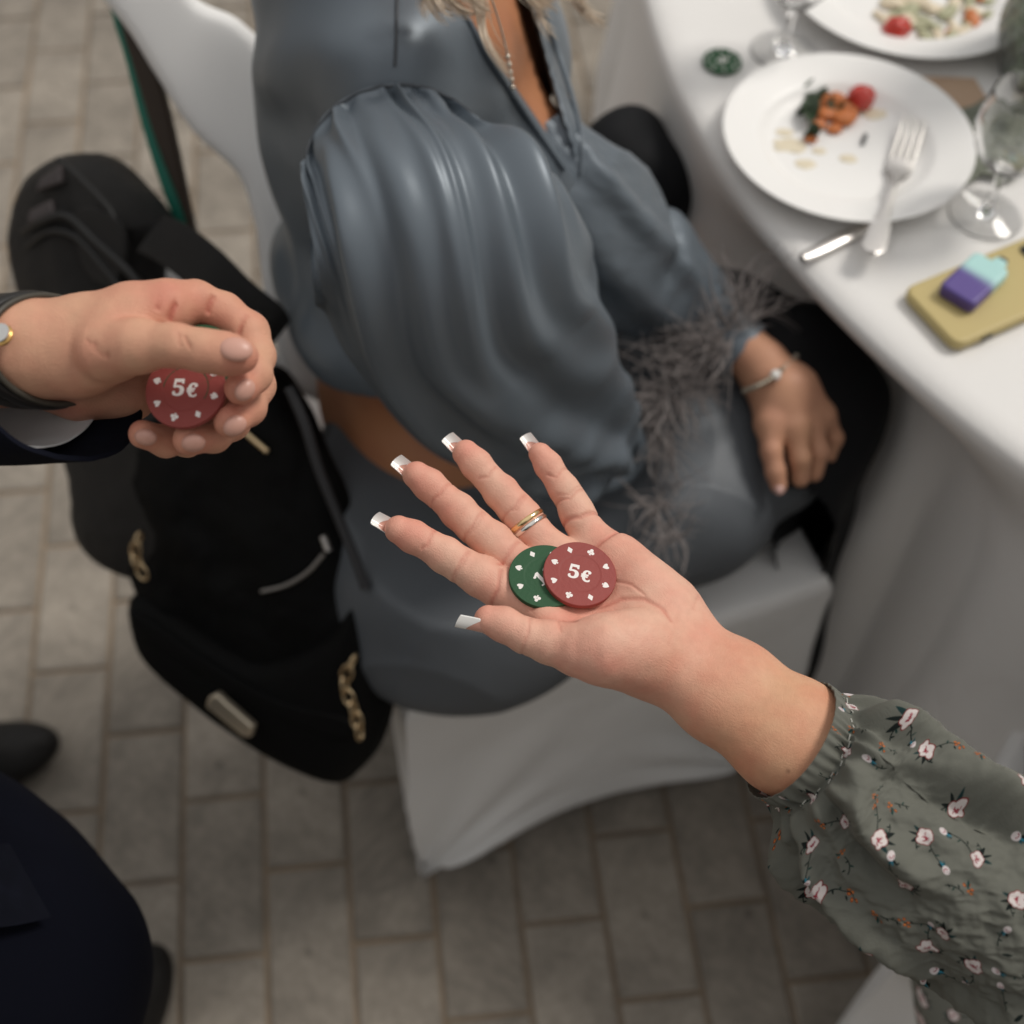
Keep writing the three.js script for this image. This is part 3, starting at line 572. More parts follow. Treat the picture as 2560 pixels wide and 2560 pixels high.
// ---------------------------------------------------------------- the man's closed hand with chips
const dealer = thing('person', 'man in a dark navy suit clasping gaming chips in one hand', 'person', V(-0.62, 0, -0.3));
const mz = (x, y, d) => depP(x * 0.41408, 600 + y * 0.41408, d);
const chipC = mz(1120, 895, 0.648);
const chipN = FW.clone().multiplyScalar(-1).addScaledVector(CU, 0.30).addScaledVector(CR, -0.12).normalize();
{
  const c = (x, y, d, r) => [mz(x, y, d), mm(r)];
  const index = chain([c(1010, 400, 0.652, 11.5), c(1180, 368, 0.660, 9.4), c(1350, 436, 0.664, 9.0), c(1500, 560, 0.666, 9.6), c(1545, 700, 0.662, 8.9), c(1530, 810, 0.650, 8.4), c(1455, 895, 0.640, 7.7)], 0.004);
  const middle = chain([c(1000, 520, 0.675, 11), c(1250, 560, 0.690, 10), c(1510, 720, 0.690, 9.6), c(1545, 880, 0.680, 9), c(1495, 1010, 0.664, 8.4), c(1390, 1095, 0.650, 7.8)], 0.004);
  const ring = chain([c(980, 640, 0.695, 11), c(1220, 720, 0.71, 9.6), c(1450, 960, 0.705, 9.2), c(1400, 1100, 0.690, 8.6), c(1290, 1175, 0.672, 8.2), c(1140, 1205, 0.656, 7.6)], 0.004);
  const little = chain([c(930, 800, 0.712, 10), c(1150, 960, 0.718, 8.6), c(1240, 1120, 0.708, 8.0), c(1130, 1210, 0.690, 7.6), c(1000, 1215, 0.672, 7.2), c(862, 1172, 0.660, 6.8)], 0.004);
  const thumb = chain([c(640, 660, 0.640, 15), c(830, 640, 0.632, 12), c(1060, 634, 0.626, 9.2), c(1230, 668, 0.624, 9.0), c(1360, 688, 0.624, 9.0), c(1452, 702, 0.626, 8.0)], 0.005);
  const hand = blend([
    chain([c(-120, 650, 0.655, 24), c(180, 640, 0.655, 20.5), c(520, 560, 0.655, 17), c(800, 460, 0.652, 14.5), c(1010, 400, 0.652, 11.8)], 0.008),
    chain([c(180, 720, 0.660, 18), c(480, 700, 0.655, 18), c(680, 665, 0.646, 15.5)], 0.008),
    chain([c(180, 780, 0.68, 17), c(480, 850, 0.685, 18), c(760, 890, 0.695, 15.5), c(930, 800, 0.712, 10)], 0.008),
    chain([c(480, 680, 0.68, 18), c(800, 620, 0.69, 14), c(980, 640, 0.695, 11)], 0.008),
    chain([c(-120, 720, 0.672, 24), c(200, 700, 0.672, 20)], 0.008),
    chain([c(700, 560, 0.645, 12), c(930, 480, 0.650, 9)], 0.008),
  ], 0.011);
  const L = pts => pts.map(([x, y, d]) => mz(x, y, d));
  const crs = [
    [L([[1085, 300, 0.650], [1060, 400, 0.642], [1020, 470, 0.640]]), 1.0, 0.0011], [L([[1000, 330, 0.646], [960, 420, 0.640]]), 0.6, 0.0012],
    [L([[1290, 350, 0.655], [1255, 430, 0.654]]), 0.8, 0.0011], [L([[1495, 480, 0.660], [1440, 560, 0.655]]), 0.9, 0.0011],
    [L([[600, 660, 0.630], [680, 730, 0.630], [800, 770, 0.634]]), 0.6, 0.0014], [L([[560, 640, 0.632], [640, 720, 0.630]]), 0.4, 0.0012],
    [L([[260, 900, 0.662], [450, 895, 0.662], [650, 875, 0.662]]), 0.5, 0.0015], [L([[1120, 590, 0.617], [1150, 650, 0.616]]), 0.5, 0.0011], [L([[1080, 570, 0.617], [1095, 640, 0.617]]), 0.35, 0.001],
    [L([[1540, 800, 0.640], [1500, 960, 0.640], [1450, 1000, 0.642]]), 0.3, 0.001],
  ];
  const segs = []; for (const [pts, dp, w] of crs) for (let i = 0; i + 1 < pts.length; i++) segs.push([pts[i], pts[i + 1], dp, w]);
  const cr = (x, y, z) => {                                 // measured across the line of sight of the palm's own face
    let s = 0;
    for (const [a, b, dp, w] of segs) {
      const ex = b.x - a.x, ey = b.y - a.y, ez = b.z - a.z, wx = x - a.x, wy = y - a.y, wz = z - a.z, t = clamp((wx * ex + wy * ey + wz * ez) / (ex * ex + ey * ey + ez * ez), 0, 1);
      let dx = wx - ex * t, dy = wy - ey * t, dz = wz - ez * t; const k = dx * chipN.x + dy * chipN.y + dz * chipN.z; if (Math.abs(k) > 0.014) continue;
      dx -= k * chipN.x * 0.9; dy -= k * chipN.y * 0.9; dz -= k * chipN.z * 0.9; const d2 = dx * dx + dy * dy + dz * dz;
      if (d2 < w * w * 9) s = Math.max(s, dp * Math.exp(-d2 / (w * w)));
    }
    return s;
  };
  const f = (x, y, z) => {
    let d = hand(x, y, z);
    let g = Math.min(index(x, y, z), smin(middle(x, y, z), Math.min(ring(x, y, z), little(x, y, z)), 0.0008));
    d = smin(d, g, 0.006); d = smin(d, thumb(x, y, z), 0.0025);
    if (Math.abs(d) > 0.003) return d;
    return d + 0.0012 * cr(x, y, z) + 0.0004 * fbm(x * 80, y * 80, z * 80, 2);
  };
  const tips = [[1440, 910, 0.640], [1380, 1105, 0.65], [1130, 1215, 0.656], [850, 1180, 0.66], [1420, 760, 0.62], [400, 980, 0.67], [1000, 380, 0.645], [1300, 500, 0.66]].map(p => mz(...p));
  const colour = (x, y, z, nx, ny, nz, o) => {
    const p = V(x, y, z); let red = 0; for (const t of tips) red += 0.8 * Math.exp(-t.distanceToSquared(p) / (0.013 * 0.013));
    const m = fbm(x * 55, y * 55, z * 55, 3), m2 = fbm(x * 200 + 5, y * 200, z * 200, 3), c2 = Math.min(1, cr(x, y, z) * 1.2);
    red = clamp(red + 1.0 * m, -0.4, 1.2);
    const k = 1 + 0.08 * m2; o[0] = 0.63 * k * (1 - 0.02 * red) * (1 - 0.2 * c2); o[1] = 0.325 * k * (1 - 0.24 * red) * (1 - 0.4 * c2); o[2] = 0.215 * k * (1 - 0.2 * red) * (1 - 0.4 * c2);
  };
  const b = bounds([mz(-60, 650, 0.655), mz(150, 350, 0.655), mz(1650, 600, 0.66), mz(1000, 230, 0.655), mz(1050, 1310, 0.68), mz(1400, 700, 0.62), mz(930, 800, 0.715), mz(1400, 1100, 0.71)], 0.02);
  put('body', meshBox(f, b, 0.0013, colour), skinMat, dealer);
  // fingernails, set into the tips
  const nailM = std(lin(0.60, 0.33, 0.26), 0.38);
  const nailAt = (x, y, d, dirx, diry, w, l, tilt) => {
    const p = mz(x, y, d), a = CR.clone().multiplyScalar(dirx).addScaledVector(CU, -diry).normalize(), n = FW.clone().negate().addScaledVector(CU, tilt[1]).addScaledVector(CR, tilt[0]).normalize();
    const s = a.clone().cross(n).normalize(); const a2 = n.clone().cross(s).normalize();
    const el = ellip(p, a2, s, n, l, w, 0.0032), cut = (x2, y2, z2) => -((x2 - p.x) * n.x + (y2 - p.y) * n.y + (z2 - p.z) * n.z);
    put('nail', meshBox((X, Y, Z) => smax(el(X, Y, Z), cut(X, Y, Z) - 0.001, 0.0006), bounds([p], 0.012), 0.0007), nailM, dealer);
  };
  nailAt(1425, 660, 0.6155, 1, 0.12, 0.0056, 0.0074, [0.12, 0.25]);
  nailAt(1478, 905, 0.6335, -0.6, 0.8, 0.0044, 0.0055, [0.45, -0.15]);
  nailAt(1418, 1122, 0.6435, -0.8, 0.55, 0.0047, 0.0058, [0.35, -0.4]);
  nailAt(1168, 1225, 0.6500, -0.95, 0.1, 0.0045, 0.0057, [0.15, -0.55]);
  nailAt(880, 1190, 0.6540, -1, -0.25, 0.0041, 0.0053, [0.1, -0.5]);
}
const inHand = "red five euro chip held in the man's closed hand, facing up";
chip(RED, RED, '5€', chipC.clone().addScaledVector(chipN, -0.0033), chipN, CR.clone().addScaledVector(CU, 0.1), inHand, null, 0);
chip(GREEN, GREEN, '10', chipC.clone().addScaledVector(chipN, -0.0068).addScaledVector(CU, 0.0135).addScaledVector(CR, 0.004), chipN, CR.clone(), "green chip peeking out between the man's thumb and forefinger", null, 0.2);
{
  // jacket sleeve, shirt cuff, leather bracelet and watch strap
  const navy = std(lin(0.005, 0.006, 0.012), 0.95, { bumpMap: weaveC(60), bumpScale: 0.0004, specularIntensity: 0.25 });
  const shirt = std(lin(0.62, 0.62, 0.62), 0.8, { bumpMap: weaveC(60), bumpScale: 0.0002 });
  const axis = [mz(150, 672, 0.662), mz(-120, 682, 0.666), mz(-500, 700, 0.672)];
  const d = axis[2].clone().sub(axis[0]).normalize(), sx = d.clone().cross(FW).normalize(), sy = sx.clone().cross(d).normalize();   // sx up in the picture, sy towards the camera
  const cuff = (s0, s1, rx, ry, drop, skew, cs, nm, mat, th, wob) => {
    const P = (u, v, o) => { const a = v * 6.28319, s = lerp(s0, s1, u); const p = axis[0].clone().addScaledVector(d, s + (1 - u) * (skew * Math.sin(a) + cs * Math.cos(a))); const w = 1 + wob * fbm(Math.cos(a) * 2, Math.sin(a) * 2, u * 4 + s0 * 30);
      p.addScaledVector(sx, Math.sin(a) * (rx + o) * w + drop).addScaledVector(sy, Math.cos(a) * (ry + o) * w); p.uv = [a * 0.04, s]; return p; };
    put(nm, mergeGeometries([sheet((u, v) => P(u, v, 0), 40, 90, { wrap: true }), sheet((u, v) => P(u, 1 - v, -th), 20, 90, { wrap: true }), sheet((u, v) => P(0, v, -th * u), 1, 90)]), mat, dealer);
  };
  cuff(-0.013, 0.25, 0.0405, 0.037, 0.0130, -0.014, -0.027, 'jacket_sleeve', navy, 0.0025, 0.07);
  cuff(0.006, 0.08, 0.0350, 0.0335, 0.0110, -0.010, -0.026, 'shirt_cuff', shirt, 0.001, 0.04);
  const ringBand = (s, rx, ry, w, t, nm, mat, label, cat, tilt) => {
    const P = (u, v) => { const a = v * 6.28319, b = u * 6.28319; const p = axis[0].clone().addScaledVector(d, s + tilt * Math.cos(a) + Math.sin(b) * w); const r = 1;
      return p.addScaledVector(sx, Math.sin(a) * (rx + Math.cos(b) * t)).addScaledVector(sy, Math.cos(a) * (ry + Math.cos(b) * t)); };
    return solo(nm, sheet(P, 12, 120, { wrap: true }), mat, label, cat, null, axis[0]);
  };
  ringBand(-0.0090, 0.0262, 0.0345, 0.0040, 0.0022, 'bracelet', std(lin(0.012, 0.011, 0.011), 0.5), "black braided leather bracelet on the man's wrist", 'bracelet', -0.0145);
  ringBand(-0.0150, 0.0256, 0.0335, 0.0016, 0.0016, 'bracelet', std(lin(0.05, 0.045, 0.035), 0.5), "thin dark cord bracelet beside the braided one on the man's wrist", 'bracelet', -0.0145);
  const w = thing('wristwatch', "wristwatch with a steel case edge at the man's cuff", 'watch', mz(30, 600, 0.64));
  const steel = new THREE.MeshPhysicalMaterial({ color: lin(0.72, 0.71, 0.69), metalness: 1, roughness: 0.25 }), gold = new THREE.MeshPhysicalMaterial({ color: lin(0.80, 0.50, 0.18), metalness: 1, roughness: 0.3 });
  const cg = new THREE.CylinderGeometry(0.0042, 0.0048, 0.005, 40); cg.applyQuaternion(new THREE.Quaternion().setFromUnitVectors(UP, sx.clone().multiplyScalar(0.4).addScaledVector(sy, 1).normalize())); const cp = mz(10, 575, 0.6255); cg.translate(cp.x, cp.y, cp.z); put('case', cg, steel, w);
  const gg = new THREE.TorusGeometry(0.0046, 0.0009, 10, 40); gg.applyQuaternion(new THREE.Quaternion().setFromUnitVectors(V(0, 0, 1), sx.clone().multiplyScalar(0.4).addScaledVector(sy, 1).normalize())); gg.translate(cp.x, cp.y, cp.z); put('bezel', gg, gold, w);
  put('strap', sheet((u, v) => { const a = v * 6.28319, b = u * 6.28319; return axis[0].clone().addScaledVector(d, 0.0005 - 0.0145 * Math.cos(a) + Math.sin(b) * 0.005).addScaledVector(sx, Math.sin(a) * (0.0262 + Math.cos(b) * 0.0015)).addScaledVector(sy, Math.cos(a) * (0.0345 + Math.cos(b) * 0.0015)); }, 12, 100, { wrap: true }), std(lin(0.015, 0.013, 0.012), 0.5), w);
}

// ---------------------------------------------------------------- chair in a white stretch cover, seat of the seated woman
const E1 = V(0.93, 0, -0.37).normalize(), L1 = V(E1.z, 0, -E1.x);            // forwards, and to her left (away)
const spandex = std(lin(0.84, 0.835, 0.825), 0.7, { bumpMap: weaveC(70), bumpScale: 0.00015, sheen: 0.2, sheenRoughness: 0.5 });
function stretchCover(foot, e, l, w, d, sh, arch) {
  const cnr = [foot, foot.clone().addScaledVector(e, d), foot.clone().addScaledVector(e, d).addScaledVector(l, w), foot.clone().addScaledVector(l, w)];
  const mid = cnr.reduce((s, p) => s.add(p), V(0, 0, 0)).multiplyScalar(0.25);
  return sheet((u, v) => {
    const q = v * 4, i = Math.min(3, Math.floor(q)), t = q - i, a = cnr[i], b = cnr[(i + 1) % 4];
    const p = a.clone().lerp(b, t), hem = arch[i] * Math.pow(Math.sin(Math.PI * t), 0.9) + 0.008;
    const out = p.clone().sub(mid).setY(0).normalize(), corner = Math.pow(Math.abs(t * 2 - 1), 6);
    let y, s;
    if (u < 0.18) { const k = u / 0.18; p.lerp(mid, 1 - k); y = sh + 0.012 * (1 - k * k); s = 0; }
    else if (u < 0.24) { const k = (u - 0.18) / 0.06; y = sh - 0.02 * (1 - Math.cos(k * Math.PI / 2)); p.addScaledVector(out, 0.016 * Math.sin(k * Math.PI / 2)); }
    else { const k = (u - 0.24) / 0.76; y = lerp(sh - 0.02, hem, k); p.addScaledVector(out, 0.016 - (i === 0 ? 0.03 : 0.05) * Math.pow(Math.sin(Math.PI * t), 0.8) * Math.pow(k, 0.8) * (1 - 0.3 * k) + corner * 0.004 * k - 0.012 * corner * sstep(0.5, 1, k) + 0.004 * fbm(t * 5 + i * 3, k * 4, 3) + 0.009 * Math.sin(Math.atan2(1.02 - k, Math.min(t, 1 - t) * 1.1 + 0.02) * 13 + i) * sstep(0.05, 0.4, k) * Math.exp(-((Math.min(t, 1 - t) - 0.12) ** 2) / 0.05));  }
    const r = V(p.x, y, p.z); r.uv = [v * 1.7, u]; return r;
  }, 80, 320);
}
const F1 = V(-0.086, 0, -0.589);
const chair1 = thing('covered_chair', 'chair in a white stretch cover under the seated woman in grey satin', 'chair', F1.clone().addScaledVector(E1, 0.21).addScaledVector(L1, 0.21));
put('seat_cover', stretchCover(F1, E1, L1, 0.43, 0.43, 0.455, [0.032, 0.10, 0.10, 0.10]), spandex, chair1);
{
  const wood = std(lin(0.16, 0.09, 0.05), 0.5);
  for (const [a, b] of [[0.03, 0.03], [0.40, 0.03], [0.40, 0.40], [0.03, 0.40]]) { const p = F1.clone().addScaledVector(E1, a).addScaledVector(L1, b); const g = new THREE.CylinderGeometry(0.016, 0.013, 0.44, 16); g.translate(p.x, 0.22, p.z); put('leg', g, wood, chair1); }
  // reclined back: covered far post, green painted rail, covered near post
  const p0 = F1.clone().addScaledVector(L1, 0.43).addScaledVector(E1, -0.05).setY(0.70), n = V(0.1, 0.5, 0.86).normalize();
  const O = l => new THREE.CatmullRomCurve3(l.map(([x, y]) => onPlane(x, y, p0, n)), true).getPoints(l.length * 4).slice(0, -1);
  const back = pillow(O([[150, -60], [197, 0], [242, 56], [295, 141], [366, 248], [450, 329], [478, 408], [489, 478], [498, 543], [520, 640], [545, 720], [640, 760], [680, 600], [640, 300], [560, 160], [450, 37], [374, 0], [330, -60]]), n, 0.022, 0.010, 0.004);
  put('back_cover', meshBox(back, back.box, 0.0045), spandex, chair1);
  const near = pillow(O([[276, 560], [281, 458], [340, 500], [420, 560], [560, 720], [640, 900], [690, 1100], [740, 1290], [650, 1270], [520, 1000], [360, 720]]), n, 0.022, 0.010, 0.004);
  put('back_cover', meshBox(near, near.box, 0.0045), spandex, chair1);
  const rail = (pts, mat, nm, off, t) => { const f = pillow(O(pts).map(p => p.addScaledVector(n, off)), n, t, 0.004); put(nm, meshBox(f, f.box, 0.003), mat, chair1); };
  rail([[203, 10], [222, 20], [262, 140], [300, 270], [350, 400], [372, 480], [430, 640], [395, 640], [345, 480], [300, 360], [262, 240], [232, 120]], std(lin(0.012, 0.165, 0.115), 0.45), 'back_rail', -0.02, 0.018);
  rail([[222, 20], [262, 80], [300, 150], [330, 260], [360, 400], [385, 500], [435, 640], [425, 640], [370, 480], [345, 400], [295, 270], [255, 140]], std(lin(0.03, 0.018, 0.010), 0.6), 'back_rail', -0.008, 0.022);
}

// second covered chair, of the woman with the open hand
{
  const e2 = V(0.53, 0, -0.85).normalize(), l2 = V(e2.z, 0, -e2.x), fr = at(1535, 2030, 0), f2 = fr.clone().addScaledVector(l2, -0.43);
  const c = thing('covered_chair', 'chair in a white stretch cover with bare brown back posts, under the floral skirt', 'chair', f2.clone().addScaledVector(e2, 0.21).addScaledVector(l2, 0.21));
  put('seat_cover', stretchCover(f2, e2, l2, 0.43, 0.43, 0.455, [0.06, 0.1, 0.1, 0.08]), spandex, c);
  const wood = std(lin(0.15, 0.058, 0.022), 0.45);
  for (const [a, b] of [[0.03, 0.03], [0.40, 0.03], [0.40, 0.40], [0.03, 0.40]]) { const p = f2.clone().addScaledVector(e2, a).addScaledVector(l2, b); const g = new THREE.CylinderGeometry(0.016, 0.013, 0.44, 16); g.translate(p.x, 0.22, p.z); put('leg', g, wood, c); }
  for (const b of [0.03, 0.40]) { const p = f2.clone().addScaledVector(e2, 0.0).addScaledVector(l2, b); put('back_post', tube([p.clone().setY(0.44), p.clone().setY(0.6).addScaledVector(e2, -0.015), p.clone().setY(0.95).addScaledVector(e2, -0.06)], 0.018, 20, 14), wood, c); }
  for (const y of [0.68, 0.80, 0.92]) { const p = f2.clone().addScaledVector(e2, -0.02 - (y - 0.6) * 0.12).setY(y); put('back_slat', tube([p.clone().addScaledVector(l2, 0.03), p.clone().addScaledVector(l2, 0.21).addScaledVector(e2, -0.02), p.clone().addScaledVector(l2, 0.40)], 0.013, 20, 10), wood, c); }
}

// ---------------------------------------------------------------- what stands on the table
const china = std(lin(0.86, 0.85, 0.83), 0.38, { specularIntensity: 0.8 });
function lathe(prof, n, pos) { const g = new THREE.LatheGeometry(prof.map(p => new THREE.Vector2(p[0], p[1])), n); if (pos) g.translate(pos.x, pos.y, pos.z); return g; }
function plate(c, r, label) {
  const k = r / 0.118, prof = [[0, 0.0045], [0.066, 0.0045], [0.074, 0.0060], [0.080, 0.0120], [0.086, 0.0150], [0.110, 0.0205], [0.1165, 0.0222], [0.118, 0.0218], [0.1172, 0.0203], [0.110, 0.0183], [0.086, 0.0125], [0.080, 0.0090], [0.070, 0.002], [0.066, 0.0], [0.062, 0.0012], [0, 0.0014]].map(p => [p[0] * k, p[1]]);
  const p = V(c.x, TH + 0.0018, c.z); return solo('dinner_plate', lathe(prof, 128, p), china, label, 'plate', null, p);
}
const PL1 = V(0.300, 0, -1.036), PL2 = at(1762, 112, 0.772).add(V(-0.005, 0, -0.134)).setY(0), onPlate = TH + 0.0066;
plate(PL1, 0.118, 'white dinner plate with leftover salad and a fork on it');
plate(PL2, 0.135, 'large white dinner plate with creamy leftovers beside the green vase');
const silver = new THREE.MeshPhysicalMaterial({ color: lin(0.78, 0.75, 0.72), metalness: 1, roughness: 0.36 });
function blob(name, px, py, h, r, sx, sy, sz, mat, label, cat, group, sd = 1) {
  const p = at(px, py, h); const f = ellip(p, V(1, 0, 0), UP, V(0, 0, 1), r * sx, r * sy, r * sz);
  const q = (x, y, z) => f(x, y, z) + r * 0.45 * fbm(x * 90 + sd, y * 90, z * 90, 3);
  return solo(name, meshBox(q, bounds([p], r * Math.max(sx, sy, sz) * 1.5 + 0.004), Math.max(0.0012, r / 9)), mat, label, cat, group, p.clone().setY(h - r * sy));
}
const tomato = std(lin(0.50, 0.022, 0.008), 0.22, { clearcoat: 0.5 }), orange = std(lin(0.55, 0.17, 0.045), 0.4), leafM = std(lin(0.028, 0.05, 0.022), 0.5), cream = std(lin(0.72, 0.62, 0.46), 0.4), greenish = std(lin(0.42, 0.42, 0.27), 0.5);
blob('tomato_half', 1626, 184, onPlate + 0.010, 0.0125, 1.0, 0.9, 1.15, tomato, 'red tomato half among the salad leftovers on the plate with the fork', 'tomato');
blob('tomato_half', 1692, 53, onPlate + 0.010, 0.0125, 1.1, 0.9, 1.0, tomato, 'red tomato half on the rim of the large plate', 'tomato');
{
  const bits = [[1576, 190, 0.010, orange], [1592, 222, 0.010, orange], [1560, 216, 0.008, orange], [1604, 205, 0.008, orange], [1545, 235, 0.006, orange], [1575, 243, 0.006, orange], [1530, 262, 0.005, orange], [1556, 196, 0.006, orange]];
  const g = thing('salad_leftovers', 'orange shreds and dark leaves left on the plate with the fork', 'food', at(1565, 215, onPlate));
  bits.forEach(([x, y, r, m], i) => { const p = at(x, y, onPlate + r * 0.5), f = ellip(p, V(1, 0, 0), UP, V(0, 0, 1), r * 1.3, r * 0.6, r); put('vegetable_shred', meshBox((a, b, c) => f(a, b, c) + r * 0.5 * fbm(a * 120 + i, b * 120, c * 120, 3), bounds([p], r * 2 + 0.003), 0.0012), m, g); });
  for (const [x0, y0, x1, y1, w] of [[1512, 175, 1560, 172, 0.011], [1530, 182, 1524, 236, 0.009], [1540, 190, 1572, 186, 0.008], [1500, 222, 1536, 205, 0.003], [1515, 262, 1555, 250, 0.004], [1560, 215, 1590, 200, 0.008], [1528, 240, 1540, 262, 0.005]]) {
    const a = at(x0, y0, onPlate + 0.002), b = at(x1, y1, onPlate + 0.006), d = b.clone().sub(a), s = d.clone().cross(UP).normalize();
    put('leaf', sheet((u, v) => a.clone().addScaledVector(d, u).addScaledVector(s, (v - 0.5) * 2 * w * Math.sin(Math.PI * (0.08 + 0.84 * u))).addScaledVector(UP, 0.003 * Math.sin(u * 5 + v * 4) + 0.004 * Math.abs(v - 0.5) + 0.003), 14, 8), leafM, g);
  }
  for (const [x, y, r] of [[1490, 275, 0.012], [1520, 310, 0.007], [1600, 300, 0.006], [1545, 285, 0.005], [1650, 215, 0.009], [1480, 250, 0.006]]) { const p = at(x, y, onPlate - 0.0003), f = ellip(p, V(1, 0, 0), UP, V(0, 0, 1), r * 1.5, 0.0012, r); put('sauce_smear', meshBox((a, b, c) => f(a, b, c) + 0.0012 * fbm(a * 160, b, c * 160, 3) * 1.2, bounds([p], r * 1.8), 0.0014), std(lin(0.74, 0.66, 0.50), 0.3), g); }
  const h = thing('food_leftovers', 'creamy pasta and greens left on the large plate', 'food', at(1780, 40, onPlate));
  for (let i = 0; i < 60; i++) {
    const x = rr(1660, 1880), y = rr(-20, 74), r = rr(0.004, 0.008), m = [cream, cream, greenish, greenish, orange][Math.floor(rr(0, 4.25))]; if (y > 40 && x < 1720) continue;
    const p = at(x, y, onPlate + r * 0.4), f = ellip(p, V(Math.cos(i), 0, Math.sin(i)), UP, V(-Math.sin(i), 0, Math.cos(i)), r * 1.9, r * 0.6, r); put('pasta_piece', meshBox((a, b, c) => f(a, b, c) + r * 0.4 * fbm(a * 120 + i, b * 120, c * 120, 2), bounds([p], r * 2.4 + 0.002), 0.0018), m, h);
  }
  const p = at(1630, 264, onPlate + 0.001); const bx = new THREE.CapsuleGeometry(0.0022, 0.012, 4, 10); bx.rotateX(Math.PI / 2); bx.rotateY(-0.35); bx.translate(p.x, p.y + 0.001, p.z); solo('olive_sliver', bx, std(lin(0.10, 0.105, 0.11), 0.5), 'dark sliver lying alone on the plate beside the fork', 'food', null, p);
}
{ // fork: four tines, shoulder, waisted handle
  const A = at(1645, 478, TH + 0.024), B = at(1726, 222, onPlate + 0.012), d = B.clone().sub(A), len = d.length(); d.normalize();
  const s = d.clone().cross(UP).normalize(), n = s.clone().cross(d).normalize(), L = 0.19;
  const g = thing('fork', 'silver fork resting on the plate with its tines up on the porcelain', 'fork', A);
  const off = len - L; const S = t => A.clone().addScaledVector(d, t);
  const W = [[0, 0.004], [0.006, 0.0105], [0.03, 0.0095], [0.07, 0.0045], [0.105, 0.0032], [0.118, 0.0055], [0.128, 0.0118], [0.145, 0.0126]], wd = t => { let i = 0; while (i < W.length - 2 && t > W[i + 1][0]) i++; return lerp(W[i][1], W[i + 1][1], sstep(W[i][0], W[i + 1][0], t)); };
  const curve = t => 0.010 * Math.pow(Math.max(0, (t - 0.1) / 0.09), 2) * (t > 0.15 ? 1 : 1) - 0.012 * sstep(0.09, 0.14, t);
  const strip = (t0, t1, wf, cf, nm) => { const P = (u, v, o) => { const t = lerp(t0, t1, u), a = v * 2 - 1; return S(t).addScaledVector(s, cf + a * wf(t)).addScaledVector(n, curve(t) + o * Math.sqrt(1 - 0.8 * a * a)); }; put(nm, mergeGeometries([sheet((u, v) => P(u, v, 0.0012), 40, 10), sheet((u, v) => P(u, 1 - v, -0.0012), 40, 10)]), silver, g); };
  strip(0, 0.146, wd, 0, 'handle');
  for (let i = 0; i < 4; i++) strip(0.144, len, t => 0.0022 * (1 - 0.6 * sstep(len - 0.02, len, t)), (i - 1.5) * 0.0068, 'tine');
}
{ // knife handle and blade, under the edge of the plate
  const A = at(1514, 488, TH + 0.006), B = at(1640, 425, TH + 0.006), d = B.clone().sub(A).normalize(), s = d.clone().cross(UP).normalize();
  const g = thing('table_knife', 'silver table knife lying on the cloth partly under the plate', 'knife', A);
  const P = (u, v) => { const t = u * 0.10, a = v * 6.2832, w = 0.0085 * Math.pow(Math.sin(Math.PI * (0.04 + 0.9 * u)), 0.3) * (1 - 0.35 * u); return A.clone().addScaledVector(d, t).addScaledVector(s, Math.cos(a) * w).addScaledVector(UP, Math.sin(a) * 0.0035); };
  put('handle', sheet(P, 30, 18, { wrap: true }), silver, g);
  put('blade', sheet((u, v) => { const t = 0.1 + u * 0.11, a = v * 6.2832; return A.clone().addScaledVector(d, t).addScaledVector(s, Math.cos(a) * 0.009 * Math.sqrt(1 - 0.9 * u * u)).addScaledVector(UP, Math.sin(a) * 0.0011 - 0.0015); }, 24, 16, { wrap: true }), silver, g);
}
const glass = new THREE.MeshPhysicalMaterial({ color: 0xffffff, roughness: 0.02, transmission: 1, thickness: 0.002, ior: 1.5, side: THREE.DoubleSide });
function wineGlass(px, py, label) {
  const p = at(px, py, TH + 0.002).setY(TH + 0.002);
  const prof = [[0, 0], [0.0325, 0], [0.0335, 0.0007], [0.0325, 0.0018], [0.018, 0.0042], [0.007, 0.0085], [0.0042, 0.014], [0.0038, 0.032], [0.0045, 0.048], [0.0085, 0.055], [0.022, 0.063], [0.033, 0.079], [0.0375, 0.097], [0.0365, 0.114], [0.033, 0.134], [0.0325, 0.1345], [0.0319, 0.134], [0.0353, 0.114], [0.0362, 0.097], [0.0318, 0.080], [0.021, 0.0645], [0.008, 0.0575], [0, 0.0555]];
  solo('wine_glass', lathe(prof, 72, p), glass, label, 'glass', null, p);
}
wineGlass(1478, 97, 'empty wine glass standing beyond the plate with the fork, next to the green chip');
wineGlass(1858, 405, 'empty wine glass standing between the plate with the fork and the phone');
